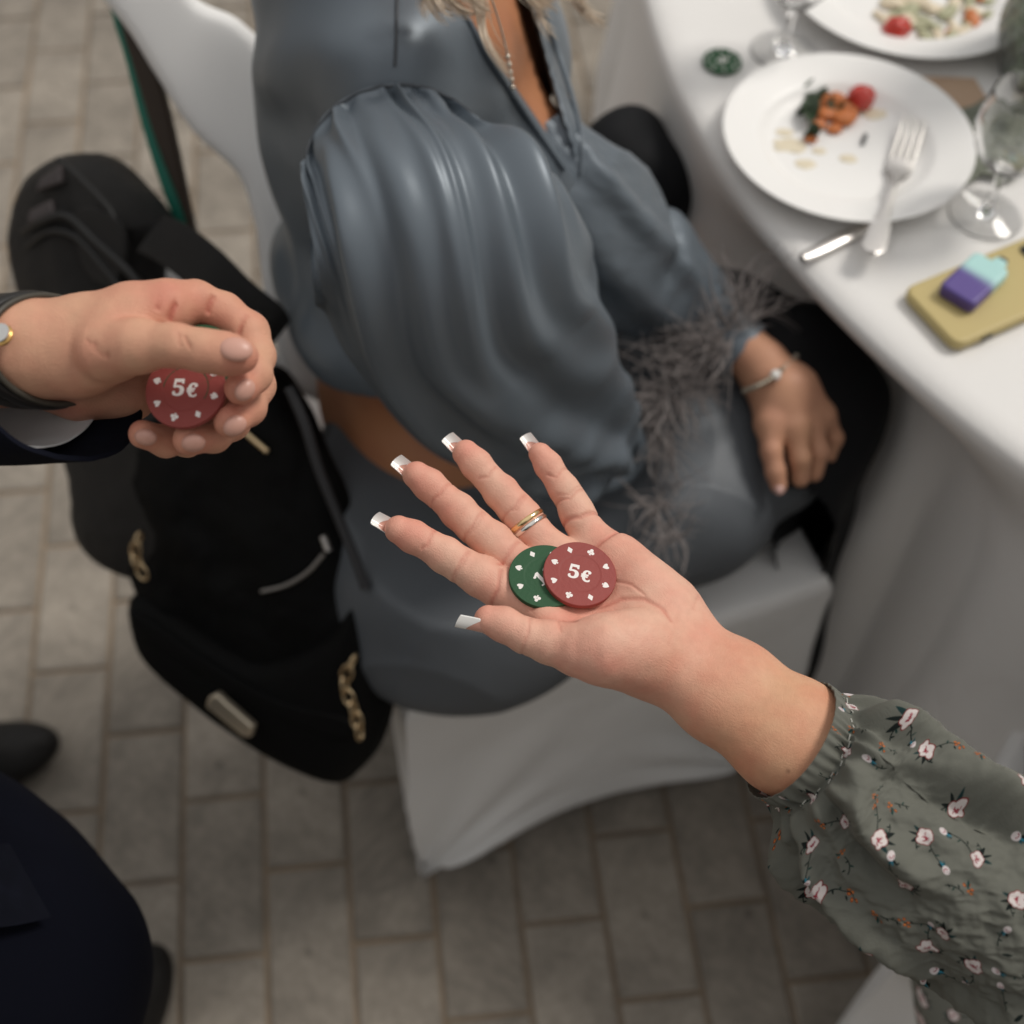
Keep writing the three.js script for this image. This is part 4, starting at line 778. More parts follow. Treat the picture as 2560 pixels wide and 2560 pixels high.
{ // dimpled green glass carafe
  const p = at(1962, 138, TH + 0.002).setY(TH + 0.002), nA = 22;
  const Ro = y => 0.040 + 0.014 * sstep(0, 0.05, y) - 0.006 * sstep(0.1, 0.2, y) - 0.02 * sstep(0.2, 0.27, y);
  const P = (u, v, inn) => { const y = u * 0.27, a = v * 6.2832, dm = inn ? 0 : 0.0022 * Math.max(0, Math.cos(a * nA + (Math.floor(y / 0.014) % 2) * Math.PI)) * Math.abs(Math.sin(y / 0.014 * Math.PI)); const r = Ro(y) - (inn ? 0.0035 : 0) + dm; return V(p.x + Math.cos(a) * r, p.y + (inn ? 0.006 + y * 0.978 : y), p.z + Math.sin(a) * r); };
  const bot = (y, r) => { const g = new THREE.CircleGeometry(r, 60); g.rotateX(Math.PI / 2); g.translate(p.x, p.y + y, p.z); return g; };
  const clean = g => { const q = g.clone(); if (!q.index) return q; return q; };
  const gm = new THREE.MeshPhysicalMaterial({ color: lin(0.86, 0.90, 0.84), roughness: 0.12, transmission: 0.85, thickness: 0.004, ior: 1.5, attenuationColor: lin(0.30, 0.36, 0.27), attenuationDistance: 0.006, side: THREE.DoubleSide });
  solo('glass_vase', mergeGeometries([sheet((u, v) => P(u, v, false), 160, 264, { wrap: true }), sheet((u, v) => P(u, 1 - v, true), 40, 90, { wrap: true }), sheet((u, v) => P(1, v, false).lerp(P(1, v, true), u), 1, 90, { wrap: true }), clean(bot(0, Ro(0))), clean(bot(0.006, Ro(0) - 0.0035))]), gm, 'dimpled grey-green glass vase standing by the large plate', 'vase', null, p);
}
{ // beige slatted card, gauze runner
  const c4 = [[2290, 190], [2436, 196], [2484, 272], [2340, 280]].map(([x, y]) => atP(x, y, TH + 0.004));
  const f = pillow(c4, UP, 0.0022, 0.0008); solo('menu_card', meshBox(f, f.box, 0.0011), std(lin(0.60, 0.42, 0.29), 0.7, { bumpMap: weaveC(30), bumpScale: 0.0006 }), 'beige card lying between the two plates by the vase', 'card', null, f.c.clone());
  const g = sheet((u, v) => { const x = lerp(1796, 2080, u) - 10 * Math.sin(v * 7), y = lerp(205, 352, v) - u * 40 + 8 * Math.sin(u * 20); const p = at(x, y, TH + 0.004); const q = TH + 0.006 + 0.012 * Math.abs(fbm(u * 7, v * 5, 2)) + 0.004 * Math.sin(v * 22 + 3 * u) * Math.sin(v * Math.PI); return V(p.x, Math.max(TH + 0.003, q), p.z); }, 90, 60);
  solo('table_runner', g, std(lin(0.20, 0.215, 0.17), 0.95, { transmission: 0.15, thickness: 0 }), 'crumpled grey-green gauze runner on the cloth behind the wine glass', 'runner', null, at(1850, 270, TH));
}
{ // phone in a mustard case, and the small two-tone vaporiser on it
  const A = atP(2255, 722, TH + 0.012), B = atP(2392, 868, TH + 0.012), sh = B.clone().sub(A), w = sh.length(); sh.normalize(); const lo = UP.clone().cross(sh).normalize(); if (lo.x < 0) lo.negate();
  const Lp = w * 2.02, c = A.clone().addScaledVector(sh, w / 2).addScaledVector(lo, Lp / 2).setY(TH + 0.008), r = 0.011, out = [];
  const rrect = (hw, hl, rad) => { const o = []; for (const [sx, sy, a0] of [[1, 1, 0], [-1, 1, 1], [-1, -1, 2], [1, -1, 3]]) for (let i = 0; i <= 6; i++) { const a = (a0 + i / 6) * Math.PI / 2; o.push([sx * (hw - rad) + Math.cos(a) * rad, sy * (hl - rad) + Math.sin(a) * rad]); } return o; };
  const mk = (cc, hw, hl, rad, th, rn, s1, l1) => pillow(rrect(hw, hl, rad).map(([x, y]) => cc.clone().addScaledVector(s1, x).addScaledVector(l1, y)), UP, th, rn);
  const ph = thing('phone', 'phone in a mustard yellow case lying face down on the tablecloth', 'phone', c.clone().setY(TH));
  const body = mk(c, w / 2, Lp / 2, r, 0.011, 0.0035, sh, lo); put('case', meshBox(body, body.box, 0.0018), std(lin(0.50, 0.40, 0.17), 0.5), ph);
  const hole = mk(c.clone().addScaledVector(sh, w * 0.5).addScaledVector(lo, -Lp * 0.28).setY(TH + 0.008), 0.0012, 0.006, 0.001, 0.004, 0.0005, sh, lo); put('port', meshBox(hole, hole.box, 0.0008), std(lin(0.02, 0.018, 0.012), 0.5), ph);
  const cam = mk(c.clone().addScaledVector(lo, Lp * 0.38).addScaledVector(sh, -w * 0.22).setY(TH + 0.0145), 0.012, 0.013, 0.004, 0.0025, 0.001, sh, lo); put('camera_bump', meshBox(cam, cam.box, 0.0012), std(lin(0.02, 0.02, 0.022), 0.2), ph);
  const A2 = atP(2346, 716, TH + 0.024), B2 = atP(2434, 770, TH + 0.024), s2 = B2.clone().sub(A2), w2 = s2.length(); s2.normalize(); let l2 = UP.clone().cross(s2).normalize(); if (l2.x < 0) l2.negate(); l2.addScaledVector(s2, 0.0);
  const Lv = 0.058, c2 = A2.clone().addScaledVector(s2, w2 / 2).addScaledVector(l2, Lv / 2).setY(TH + 0.0205);
  const vb = mk(c2, w2 / 2, Lv / 2, 0.006, 0.0135, 0.0035, s2, l2), q0 = c2.clone().addScaledVector(l2, -Lv / 2);
  const v = thing('vaporiser', 'small vaporiser, purple fading to pale cyan, lying on the mustard phone', 'vaporiser', c2.clone().setY(TH + 0.0137));
  const two = (x, y, z, a, b, d2, o) => { const t = sstep(0.42, 0.68, ((x - q0.x) * l2.x + (z - q0.z) * l2.z) / Lv + 0.03 * fbm(x * 60, 0, z * 60)); o[0] = lerp(0.10, 0.42, t); o[1] = lerp(0.065, 0.68, t); o[2] = lerp(0.26, 0.66, t); };
  put('shell', meshBox(vb, vb.box, 0.0014, two), std(0xffffff, 0.4, { vertexColors: true }), v);
  const mp = mk(c2.clone().addScaledVector(l2, Lv * 0.56).addScaledVector(s2, 0.004), 0.0065, 0.006, 0.003, 0.009, 0.003, s2, l2); put('mouthpiece', meshBox(mp, mp.box, 0.001), std(lin(0.42, 0.68, 0.66), 0.4), v);
  const st = mk(c2.clone().addScaledVector(l2, Lv * 0.68).addScaledVector(s2, 0.004), 0.0045, 0.0035, 0.002, 0.006, 0.002, s2, l2); put('stopper', meshBox(st, st.box, 0.001), std(lin(0.02, 0.03, 0.03), 0.4), v);
}
chip(GREEN, GREEN, '10', at(1362, 118, TH + 0.0025).setY(TH + 0.002), UP, RT, 'green chip lying on the tablecloth beyond the plate, by the wine glass', null, 0.3);

// ---------------------------------------------------------------- the seated woman in grey satin
const satinPic = noisePic(256, (u, v) => { const g = 0.5 + 0.3 * Math.sin(u * 6.2832 * 60 + 2 * tileN(u, v, 6, 1)) * 0.5 + 0.3 * tileN(u, v, 70, 3); return [g, g, g]; }, false);
const satinB = r => { const t = satinPic.clone(); t.repeat.set(r, r); t.needsUpdate = true; return t; };
const satin = std(lin(0.128, 0.154, 0.180), 0.40, { metalness: 0.25, bumpMap: satinB(40), bumpScale: 0.00006 });
const skirtMat = std(lin(0.090, 0.100, 0.112), 0.55, { metalness: 0.12, bumpMap: satinB(30), bumpScale: 0.00012 });
const blackCloth = std(lin(0.009, 0.0095, 0.011), 0.7, { specularIntensity: 0.35 });
const guest = thing('person', 'seated woman in a grey satin blouse with feather cuffs', 'person', V(0.03, 0, -0.86));
const tan = std(0xffffff, 0.5, { vertexColors: true, specularIntensity: 0.6 });
const skinCol = (r, g, b) => (x, y, z, a, c, d, o) => { const m = 1 + 0.12 * fbm(x * 40, y * 40, z * 40, 3) + 0.05 * fbm(x * 160, y * 160, z * 160, 2); o[0] = r * m; o[1] = g * m * (1 - 0.08 * fbm(x * 30 + 7, y * 30, z * 30, 2)); o[2] = b * m; };
const GE = V(0.95, 0, -0.312).normalize(), GR = V(0.312, 0, 0.95).normalize(), GB = V(-0.055, 0, -0.895);
const gp = (f, s, h) => GB.clone().addScaledVector(GE, f).addScaledVector(GR, s).setY(h);
{
  const el = (f, s, h, rf, rs, rh) => ellip(gp(f, s, h), GE, GR, UP, rf, rs, rh);
  // body: trunk, neck and upper chest, in one surface
  const trunk = blend([el(-0.036, -0.035, 0.87, 0.108, 0.112, 0.17), el(-0.048, -0.035, 0.965, 0.086, 0.115, 0.060), cap(gp(-0.055, -0.03, 1.0), gp(-0.070, 0.062, 0.985), 0.042, 0.032), cap(gp(-0.055, -0.03, 1.0), gp(-0.055, -0.16, 0.985), 0.042, 0.038),
    el(0.032, 0.030, 0.850, 0.060, 0.060, 0.066), el(0.032, -0.095, 0.850, 0.060, 0.060, 0.066), el(0.046, -0.085, 0.875, 0.058, 0.056, 0.075), el(0.008, -0.10, 0.955, 0.060, 0.060, 0.058), el(0.034, 0.010, 0.785, 0.070, 0.082, 0.070), el(-0.055, -0.02, 0.68, 0.088, 0.112, 0.12), el(-0.03, 0.0, 0.55, 0.115, 0.155, 0.10)], 0.032);
  const neck = cap(gp(-0.045, -0.03, 1.0), gp(-0.01, -0.03, 1.17), 0.056, 0.05);
  const bodyF = (x, y, z) => smin(trunk(x, y, z), neck(x, y, z), 0.03);
  put('body', meshBox((x, y, z) => Math.max(bodyF(x, y, z), y - 1.17), bounds([gp(-0.16, -0.22, 0.5), gp(0.12, 0.22, 1.18), gp(-0.16, 0.22, 0.5), gp(0.12, -0.22, 1.18)], 0.03), 0.005, skinCol(0.46, 0.20, 0.10)), tan, guest);
  // blouse: a shell over the trunk with a deep V and a cropped hem
  const Vb = at(1084, 322, 0.80), Ra = at(888, 40, 0.985), La = at(985, -40, 0.99);
  const cutD = rayP(1000 * Q, 150 * Q).normalize(), n1 = Ra.clone().sub(Vb).cross(cutD).normalize(), n2 = cutD.clone().cross(La.clone().sub(Vb)).normalize();
  if (n1.dot(La.clone().sub(Vb)) < 0) n1.negate(); if (n2.dot(Ra.clone().sub(Vb)) < 0) n2.negate();
  const puff = (x, y, z) => {                                // soft folds of the blouse
    const a = (x - GB.x) * GR.x + (z - GB.z) * GR.z, f = (x - GB.x) * GE.x + (z - GB.z) * GE.z;
    return 0.0035 * Math.sin(a * 55 - y * 70 + 3 * fbm(x * 5, y * 5, z * 5, 2)) * sstep(0.86, 0.95, y) * sstep(0.02, -0.05, f) + 0.006 * fbm(x * 9, y * 4, z * 9, 3) + 0.0035 * Math.sin((y * 30 + a * 46 + f * 20) + 3 * fbm(x * 6, y * 6, z * 6, 2)) * sstep(0.98, 0.75, y) + 0.003 * Math.sin(y * 80 + f * 30 + 2 * fbm(x * 8, y * 8, z * 8)) * sstep(0.80, 0.70, y);
  };
  const blouse = (x, y, z) => {
    const b = trunk(x, y, z); if (b > 0.06) return b;
    const loose = 0.013 + 0.012 * sstep(0.85, 0.70, y), o = b - loose - puff(x, y, z);
    const px = x - Vb.x, py = y - Vb.y, pz = z - Vb.z, d1 = px * n1.x + py * n1.y + pz * n1.z, d2 = px * n2.x + py * n2.y + pz * n2.z;
    const f = (x - GB.x) * GE.x + (z - GB.z) * GE.z, open = Math.min(d1, d2, f + 0.035);   // inside the V
    const hem = 0.662 - y + 0.010 * Math.sin((x - z) * 40) - 0.015 * f / 0.1;
    return smax(smax(o, open, 0.004), hem, 0.004);
  };
  put('blouse', meshBox(blouse, bounds([gp(-0.18, -0.24, 0.62), gp(0.15, 0.24, 1.10), gp(-0.18, 0.24, 0.62), gp(0.15, -0.24, 1.10)], 0.04), 0.0042), satin, guest);
  // turned-back edge of the V
  const lap = (pts, w, nm) => put(nm, tube(pts, w, 40, 8), satin, guest);
  const onB = (x, y, o = 0.002) => hit(blouse, x, y, 0.6, o);
  lap([onB(1004, -30), onB(1046, 80), onB(1082, 190), onB(1098, 270), onB(1096, 330)], [0.0022, 0.0025, 0.0025, 0.002, 0.0015], 'collar_edge');
  lap([onB(872, 14), onB(925, 110), onB(1000, 225), onB(1066, 320)], [0.002, 0.0025, 0.0025, 0.002], 'collar_edge');
  // shoulder seam and armhole seam
  const seam = std(lin(0.05, 0.057, 0.066), 0.6);
  put('shoulder_seam', tube([onB(750, -20, 0.0005), onB(748, 30, 0.0005), onB(747, 80, 0.0005), onB(745, 126, 0.0005)], 0.0012, 20, 6), seam, guest);

  // right sleeve: gathered into the armhole, full, falling to the elbow
  const cv = new THREE.CatmullRomCurve3([dep(752, 308, 0.95), dep(785, 385, 0.95), dep(832, 490, 0.975), dep(888, 605, 1.025), dep(965, 715, 1.10), dep(1070, 812, 1.17), dep(1140, 856, 1.215)]);
  const rad = [[0, 0.0640], [0.06, 0.0700], [0.16, 0.080], [0.34, 0.0855], [0.55, 0.0830], [0.75, 0.0700], [0.9, 0.0520], [1, 0.0330]];
  const R0 = t => { let i = 0; while (i < rad.length - 2 && t > rad[i + 1][0]) i++; return lerp(rad[i][1], rad[i + 1][1], sstep(rad[i][0], rad[i + 1][0], t)); };
  const folds = [ // angle at the top, drift, width, height, from, to
    [-1.25, -0.83, 0.26, 0.0085, 0.05, 1.2], [-0.62, -0.63, 0.17, 0.0085, 0.04, 0.75], [-0.20, -0.69, 0.24, 0.0115, 0.06, 1.2], [0.20, -0.41, 0.14, 0.0070, 0.03, 0.55], [0.52, -0.52, 0.22, 0.0115, 0.05, 1.2], [1.00, -0.28, 0.15, 0.0080, 0.04, 0.7], [1.18, -0.41, 0.24, 0.0095, 0.06, 1.2], [1.9, -0.17, 0.3, 0.008, 0.04, 1.2], [-1.9, -0.50, 0.3, 0.009, 0.04, 1.2], [-2.6, -0.28, 0.3, 0.006, 0.05, 1.2], [2.7, -0.06, 0.3, 0.006, 0.05, 1.2]];
  const P = (u, v) => {
    const a = v * 2 * Math.PI - Math.PI, p = cv.getPointAt(Math.min(1, u * 0.999)), t = cv.getTangentAt(Math.min(1, u));
    const q = sstep(0.0, 0.30, u), out = CU.clone().multiplyScalar(Math.cos(q * 1.5708)).addScaledVector(FW.clone().negate().addScaledVector(t, FW.dot(t)).normalize(), Math.sin(q * 1.5708)).normalize();   // from the upright armhole to the hanging sleeve
    const sd = CR.clone().negate().lerp(t.clone().cross(out).normalize(), q).normalize();      // a = 0 on the upper, outer face
    let r = R0(u) * (1 + 0.20 * sstep(0.1, 1.3, -a) * sstep(2.9, 1.8, -a) * sstep(0.02, 0.2, u) * sstep(0.85, 0.5, u));
    const pl = 26, gat = Math.sin(a * pl + 2.4 * Math.sin(a * 4) + 1.2 * Math.sin(a * 9));
    r += 0.0042 * gat * (0.6 + 0.9 * ns(a * 4, 2.2, 0.4)) * sstep(0.0, 0.015, u) * Math.exp(-u * 11) + 0.0048 * Math.sin(a * 14 + 2.5 * Math.sin(a * 3) + 1) * (0.7 + ns(a * 3, 7.1, 0.4)) * sstep(0.02, 0.08, u) * Math.exp(-u * 6.5)
      + 0.0035 * Math.sin(u * 52 + a * 5 + 2 * ns(a, u * 5, 3)) * sstep(0.6, 0.85, u) * sstep(-0.4, 0.8, a);
    for (const [a0, dr, w, h, u0, u1] of folds) { let d = a - (a0 + dr * u); d -= Math.round(d / 6.2832) * 6.2832; const ww = w * (0.8 + 0.7 * u), k = sstep(u0, u0 + 0.12, u) * (1 - sstep(u1 - 0.3, u1, u)); r += h * 1.15 * k * (1 + 0.7 * ns(a0 * 7, u * 5, 1.5)) * (Math.exp(-d * d / (ww * ww)) - 0.55 * Math.exp(-((d - ww * 1.7) ** 2) / (ww * ww))); }
    r += 0.006 * sstep(0.1, 0.4, u) * fbm(Math.cos(a) * 1.2 + u * 2, Math.sin(a) * 1.2, u * 2 + 2, 2);
    const w = p.addScaledVector(out, Math.cos(a) * r * 0.86).addScaledVector(sd, Math.sin(a) * r);
    w.addScaledVector(FW, -(1 - q) * sstep(0.0, 0.02, u) * Math.exp(-u * 7) * (0.0042 * gat * (0.7 + 0.8 * ns(a * 4, 2.2, 0.4)) + 0.0045 * Math.sin(a * 14 + 2.5 * Math.sin(a * 3) + 1)));   // pleats standing out below the seam
    w.uv = [a * 0.08, u * 0.45]; return w;
  };
  put('sleeve', sheet(P, 220, 420, { wrap: true }), satin, guest);
  const ring = []; for (let i = 0; i <= 60; i++) ring.push(P(0.004, i / 60)); put('armhole_seam', tube(ring.slice(8, 53), 0.0012, 120, 6), seam, guest);
  // the loop of cloth under the elbow and the right cuff
  put('sleeve_hem', tube([at(1030, 905, 0.645), at(1090, 918, 0.635), at(1150, 912, 0.635), at(1190, 885, 0.64), at(1205, 840, 0.66), at(1190, 800, 0.68)], [0.004, 0.0075, 0.009, 0.009, 0.008, 0.005], 50, 12), satin, guest);
  // left sleeve coming round the far side, down to its cuff on the lap
  const cl = new THREE.CatmullRomCurve3([at(1010, 230, 0.90), at(1072, 345, 0.855), at(1145, 450, 0.79), at(1225, 520, 0.73), at(1310, 580, 0.69), at(1372, 640, 0.672), at(1408, 668, 0.668)]);
  const rl = [0.020, 0.045, 0.056, 0.058, 0.050, 0.036, 0.030];
  put('sleeve', sheet((u, v) => {
    const a = v * 6.2832, p = cl.getPointAt(Math.min(1, u * 0.999)), t = cl.getTangentAt(Math.min(1, u)), out = FW.clone().negate().addScaledVector(t, FW.dot(t)).normalize(), sd = t.clone().cross(out).normalize();
    const s = u * 6, i = Math.min(5, Math.floor(s)); let r = lerp(rl[i], rl[i + 1], s - i);
    for (const [a0, dr, w, h] of [[0.3, 0.5, 0.25, 0.008], [1.2, 0.4, 0.22, 0.008], [-0.6, 0.6, 0.2, 0.009], [2.2, 0, 0.4, 0.006], [-1.6, 0.3, 0.3, 0.008]]) { let d = a - (a0 + dr * u); d -= Math.round(d / 6.2832) * 6.2832; r += h * Math.exp(-d * d / (w * w)) * Math.sin(Math.PI * Math.min(1, u + 0.1)); }
    r += 0.010 * fbm(Math.cos(a) + u * 4, Math.sin(a), u * 4 + 7) * (1 - u) - 0.012 * Math.exp(-((u - 0.52) ** 2) / 0.002) * Math.max(0, Math.cos(a + 0.9));
    return p.addScaledVector(out, Math.cos(a) * r * 0.85).addScaledVector(sd, Math.sin(a) * r);
  }, 120, 140, { wrap: true }), satin, guest);

  // skirt: hips on the chair, both thighs, cloth hanging over the side of the seat
  const hipF = blend([ellip(at(870, 960, 0.53), E1, L1, UP, 0.150, 0.18, 0.095), chain([[at(880, 1110, 0.525), 0.080], [at(1080, 1050, 0.550), 0.074], [at(1300, 950, 0.560), 0.066], [at(1440, 870, 0.565), 0.060]], 0.04), chain([[at(900, 780, 0.55), 0.10], [at(1200, 760, 0.57), 0.08], [at(1450, 720, 0.585), 0.075]], 0.04),
    ellip(at(880, 1180, 0.492), E1, L1, UP, 0.11, 0.085, 0.045)], 0.05);
  const skirt = (x, y, z) => {
    const d = hipF(x, y, z); if (d > 0.06) return d;
    const a = (x - F1.x) * E1.x + (z - F1.z) * E1.z, b = (x - F1.x) * L1.x + (z - F1.z) * L1.z;
    const w = 0.003 * Math.sin(a * 30 + b * 46 + 3 * fbm(x * 4, y * 4, z * 4)) + 0.006 * fbm(x * 5, y * 5, z * 5, 2) + 0.0035 * Math.pow(1 - Math.abs(Math.sin(a * 9 + b * 17 + 1.6 * fbm(x * 3, y * 3, z * 3, 2))), 4) + 0.002 * Math.pow(1 - Math.abs(Math.sin(a * 15 - b * 11 + 2 * fbm(x * 4 + 3, y * 4, z * 4, 2))), 5);
    const waist = y - 0.585 - 0.06 * sstep(0.16, 0.30, a);
    return smax(smax(d - w, 0.47 - y, 0.02), waist, 0.006);
  };
  const inBody = skirt;
  put('skirt', meshBox(inBody, bounds([at(560, 1000, 0.5), at(950, 1330, 0.47), at(1560, 900, 0.55), at(1000, 650, 0.5), at(1550, 600, 0.6)], 0.06), 0.0055), skirtMat, guest);
  // black panel of the skirt over the knees, falling to the ground between the chair and the tablecloth
  const bpn = V(0.25, 0.85, 0.46).normalize(), bpc = at(1540, 800, 0.588);
  const knee = pillow(smooth([[1300, 500], [1480, 556], [1560, 580], [1625, 650], [1662, 745], [1648, 850], [1600, 925], [1530, 985], [1470, 1012], [1410, 930], [1390, 700]], ([x, y]) => onPlane(x, y, bpc, bpn)), bpn, 0.06, 0.028, 0.02);
  const hang = blend([knee, cap(at(1180, 310, 0.66), at(1225, 350, 0.64), 0.055, 0.05), cap(at(1520, 985, 0.53), at(1500, 1300, 0.06), 0.030, 0.022), cap(at(1560, 900, 0.53), at(1525, 1220, 0.10), 0.030, 0.02)], 0.03);
  put('skirt_panel', meshBox((x, y, z) => hang(x, y, z) - 0.006 * fbm(x * 9, y * 5, z * 9, 3) - 0.004 * Math.sin((x + z) * 60 + y * 10), bounds([at(1180, 280, 0.7), at(1660, 700, 0.6), at(1505, 1300, 0.06), at(1250, 500, 0.5), at(1600, 900, 0.5)], 0.07), 0.006), blackCloth, guest);

  // left hand on the lap
  const c = (x, y, h, r) => [at(x, y, h), mm(r)];
  const hd = blend([chain([c(1395, 650, 0.672, 24), c(1440, 692, 0.668, 22.5), c(1475, 735, 0.666, 21)], 0.01), chain([c(1455, 735, 0.662, 20), c(1452, 795, 0.655, 14)], 0.01), chain([c(1485, 740, 0.664, 20), c(1500, 800, 0.653, 15)], 0.01), chain([c(1505, 735, 0.660, 19), c(1548, 785, 0.645, 13.5)], 0.01)], 0.018);
  const fgs = [[[1452, 800, 0.655, 11.5], [1455, 850, 0.645, 9.6], [1463, 890, 0.634, 8.8], [1469, 915, 0.626, 7.8]], [[1497, 808, 0.652, 11.5], [1510, 865, 0.637, 9.6], [1510, 902, 0.62, 8.4]], [[1527, 798, 0.648, 11.2], [1545, 852, 0.632, 9.2], [1536, 892, 0.614, 8.2]], [[1552, 782, 0.642, 10.4], [1574, 826, 0.624, 8.4], [1562, 862, 0.607, 7.4]]].map(q => chain(q.map(k => c(...k)), 0.004));
  const hf = (x, y, z) => { let d = hd(x, y, z), g = fgs[0](x, y, z); for (let i = 1; i < 4; i++) g = smin(g, fgs[i](x, y, z), 0.0015); return smin(d, g, 0.010); };
  put('hand', meshBox(hf, bounds([at(1380, 640, 0.67), at(1600, 830, 0.62), at(1470, 930, 0.61), at(1440, 690, 0.70)], 0.04), 0.0025, skinCol(0.52, 0.27, 0.17)), tan, guest);
  const nl = at(1470, 921, 0.628); put('nail', meshBox(ellip(nl, V(1, 0, 0), UP, V(0, 0, 1), 0.005, 0.004, 0.007), bounds([nl], 0.012), 0.001), std(lin(0.5, 0.3, 0.26), 0.25), guest);

  // feather trim of the cuffs
  const fe = [], strand = (p0, dir, len, w, curl) => {
    const pts = []; const d = dir.clone().normalize(), s = d.clone().cross(V(rr(-1, 1), rr(-1, 1), rr(-1, 1))).normalize(); let p = p0.clone();
    for (let i = 0; i <= 7; i++) { pts.push(p.clone()); p = p.clone().addScaledVector(d, len / 7); d.addScaledVector(s, curl / 7).addScaledVector(UP, -0.05).normalize(); }
    fe.push(tube(pts, [w, w * 1.1, w * 0.8, w * 0.25], 8, 4));
  };
  const burst = (x, y, h, n, spread, len, bias) => { for (let i = 0; i < n; i++) { const p = at(x + rr(-spread, spread), y + rr(-spread, spread), h + rr(-0.008, 0.012)); const d = CR.clone().multiplyScalar(rr(-1, 1) + bias[0]).addScaledVector(CU, rr(-1, 1) + bias[1]).addScaledVector(FW, rr(-0.9, 0.3)); strand(p, d, len * rr(0.5, 1.5), rr(0.00035, 0.0009), rr(-2.6, 2.6)); } };
  burst(1405, 600, 0.70, 72, 24, 0.055, [0.1, 0.9]); burst(1350, 640, 0.70, 88, 34, 0.055, [-0.7, 0.1]); burst(1290, 670, 0.69, 64, 30, 0.05, [-0.8, -0.2]); burst(1240, 740, 0.68, 80, 30, 0.05, [-0.1, -0.7]); burst(1290, 720, 0.68, 48, 30, 0.04, [0.3, -0.4]); burst(1250, 830, 0.655, 40, 22, 0.045, [0, -0.8]); burst(1235, 950, 0.635, 40, 20, 0.045, [-0.1, -0.5]); burst(1260, 1010, 0.632, 24, 18, 0.045, [0, -0.4]); burst(1130, 650, 0.66, 32, 20, 0.04, [0, 0.2]);
  put('feather_trim', mergeGeometries(fe), std(lin(0.28, 0.245, 0.235), 0.9, { transmission: 0.3, thickness: 0 }), guest).userData.kind = 'stuff';

  // hair: loose blonde curls in front of the shoulder
  const hs = [], lock = (x, y, h, len, dx, dy, turns, R, ph) => {   // one curling lock of fine strands
    const p0 = at(x, y, h);
    for (let i = 0; i < 34; i++) {
      const oa = rr(0, 6.28), od = 0.0045 * Math.sqrt(rnd()), pts = [], k = rr(0.94, 1.08), ll = len * rr(0.75, 1.08), fly = i > 30 ? 2.2 : 1, q = ph + rr(-0.12, 0.12);
      for (let j = 0; j <= 16; j++) { const t = j / 16, a = q + t * turns * k, rad2 = R * (0.35 + 0.75 * t); pts.push(p0.clone().addScaledVector(CR, dx * ll * t + Math.cos(a) * rad2 + Math.cos(oa) * od * fly * (1 - 0.5 * t)).addScaledVector(CU, -dy * ll * t + Math.sin(a) * rad2 * 0.8 + Math.sin(oa) * od * fly * (1 - 0.5 * t)).addScaledVector(FW, Math.sin(a + 1) * rad2 * 0.7 + 0.015 * t)); }
      hs.push(tube(pts, [0.0004, 0.0004, 0.0003, 0.0001], 26, 3));
    }
  };
  for (const [x, h] of [[775, 1.08], [805, 1.09], [835, 1.09], [862, 1.085], [885, 1.08], [985, 1.055], [1012, 1.05], [1040, 1.04], [1066, 1.03], [1088, 1.02]]) for (let k = 0; k < 2; k++) lock(x + rr(-10, 10), -70 + rr(-14, 14), h + rr(-0.008, 0.01), rr(0.030, 0.044), rr(0.1, 0.8), rr(0.6, 1.0), rr(4, 7), rr(0.007, 0.013), rr(0, 6));
  lock(905, -40, 1.075, 0.055, 0.25, 1.0, 4.5, 0.008, 1);
  put('hair', mergeGeometries(hs), std(lin(0.74, 0.62, 0.49), 0.45), guest).userData.kind = 'stuff';
}
{ // jewellery
  const pts = []; for (let i = 0; i <= 24; i++) { const t = i / 24; pts.push(at(lerp(925, 966, t) + 6 * Math.sin(t * 3), lerp(-10, 165, t), lerp(1.075, 0.975, t))); }
  const g = [tube(pts, 0.0007, 60, 6)]; for (let i = 16; i < 25; i += 2) { const b = new THREE.SphereGeometry(0.0019, 10, 8); b.translate(pts[i].x, pts[i].y, pts[i].z); g.push(b); }
  solo('necklace', mergeGeometries(g), new THREE.MeshPhysicalMaterial({ color: lin(0.75, 0.68, 0.58), metalness: 1, roughness: 0.3 }), 'fine silver necklace hanging in the V of the satin blouse', 'necklace', null, pts[12].clone());
  const br = thing('bracelet', 'silver bead bracelet on the wrist of the seated woman', 'bracelet', at(1455, 705, 0.69)), metal = new THREE.MeshPhysicalMaterial({ color: lin(0.36, 0.32, 0.26), metalness: 1, roughness: 0.35 });
  const arc = []; for (let i = 0; i <= 15; i++) { const t = i / 15; arc.push(at(lerp(1404, 1502, t), lerp(738, 672, t) + 10 * Math.sin(Math.PI * t), 0.675 + 0.020 * Math.sin(Math.PI * (0.15 + 0.75 * t)))); }
  const bs = arc.map((p, i) => { const b = new THREE.SphereGeometry(i === 9 ? 0.0052 : 0.0028, 14, 10); b.translate(p.x, p.y, p.z); return b; });
  bs.forEach((b, i) => put('bead', b, i === 9 ? std(lin(0.75, 0.73, 0.70), 0.15, { clearcoat: 1 }) : metal, br));
}

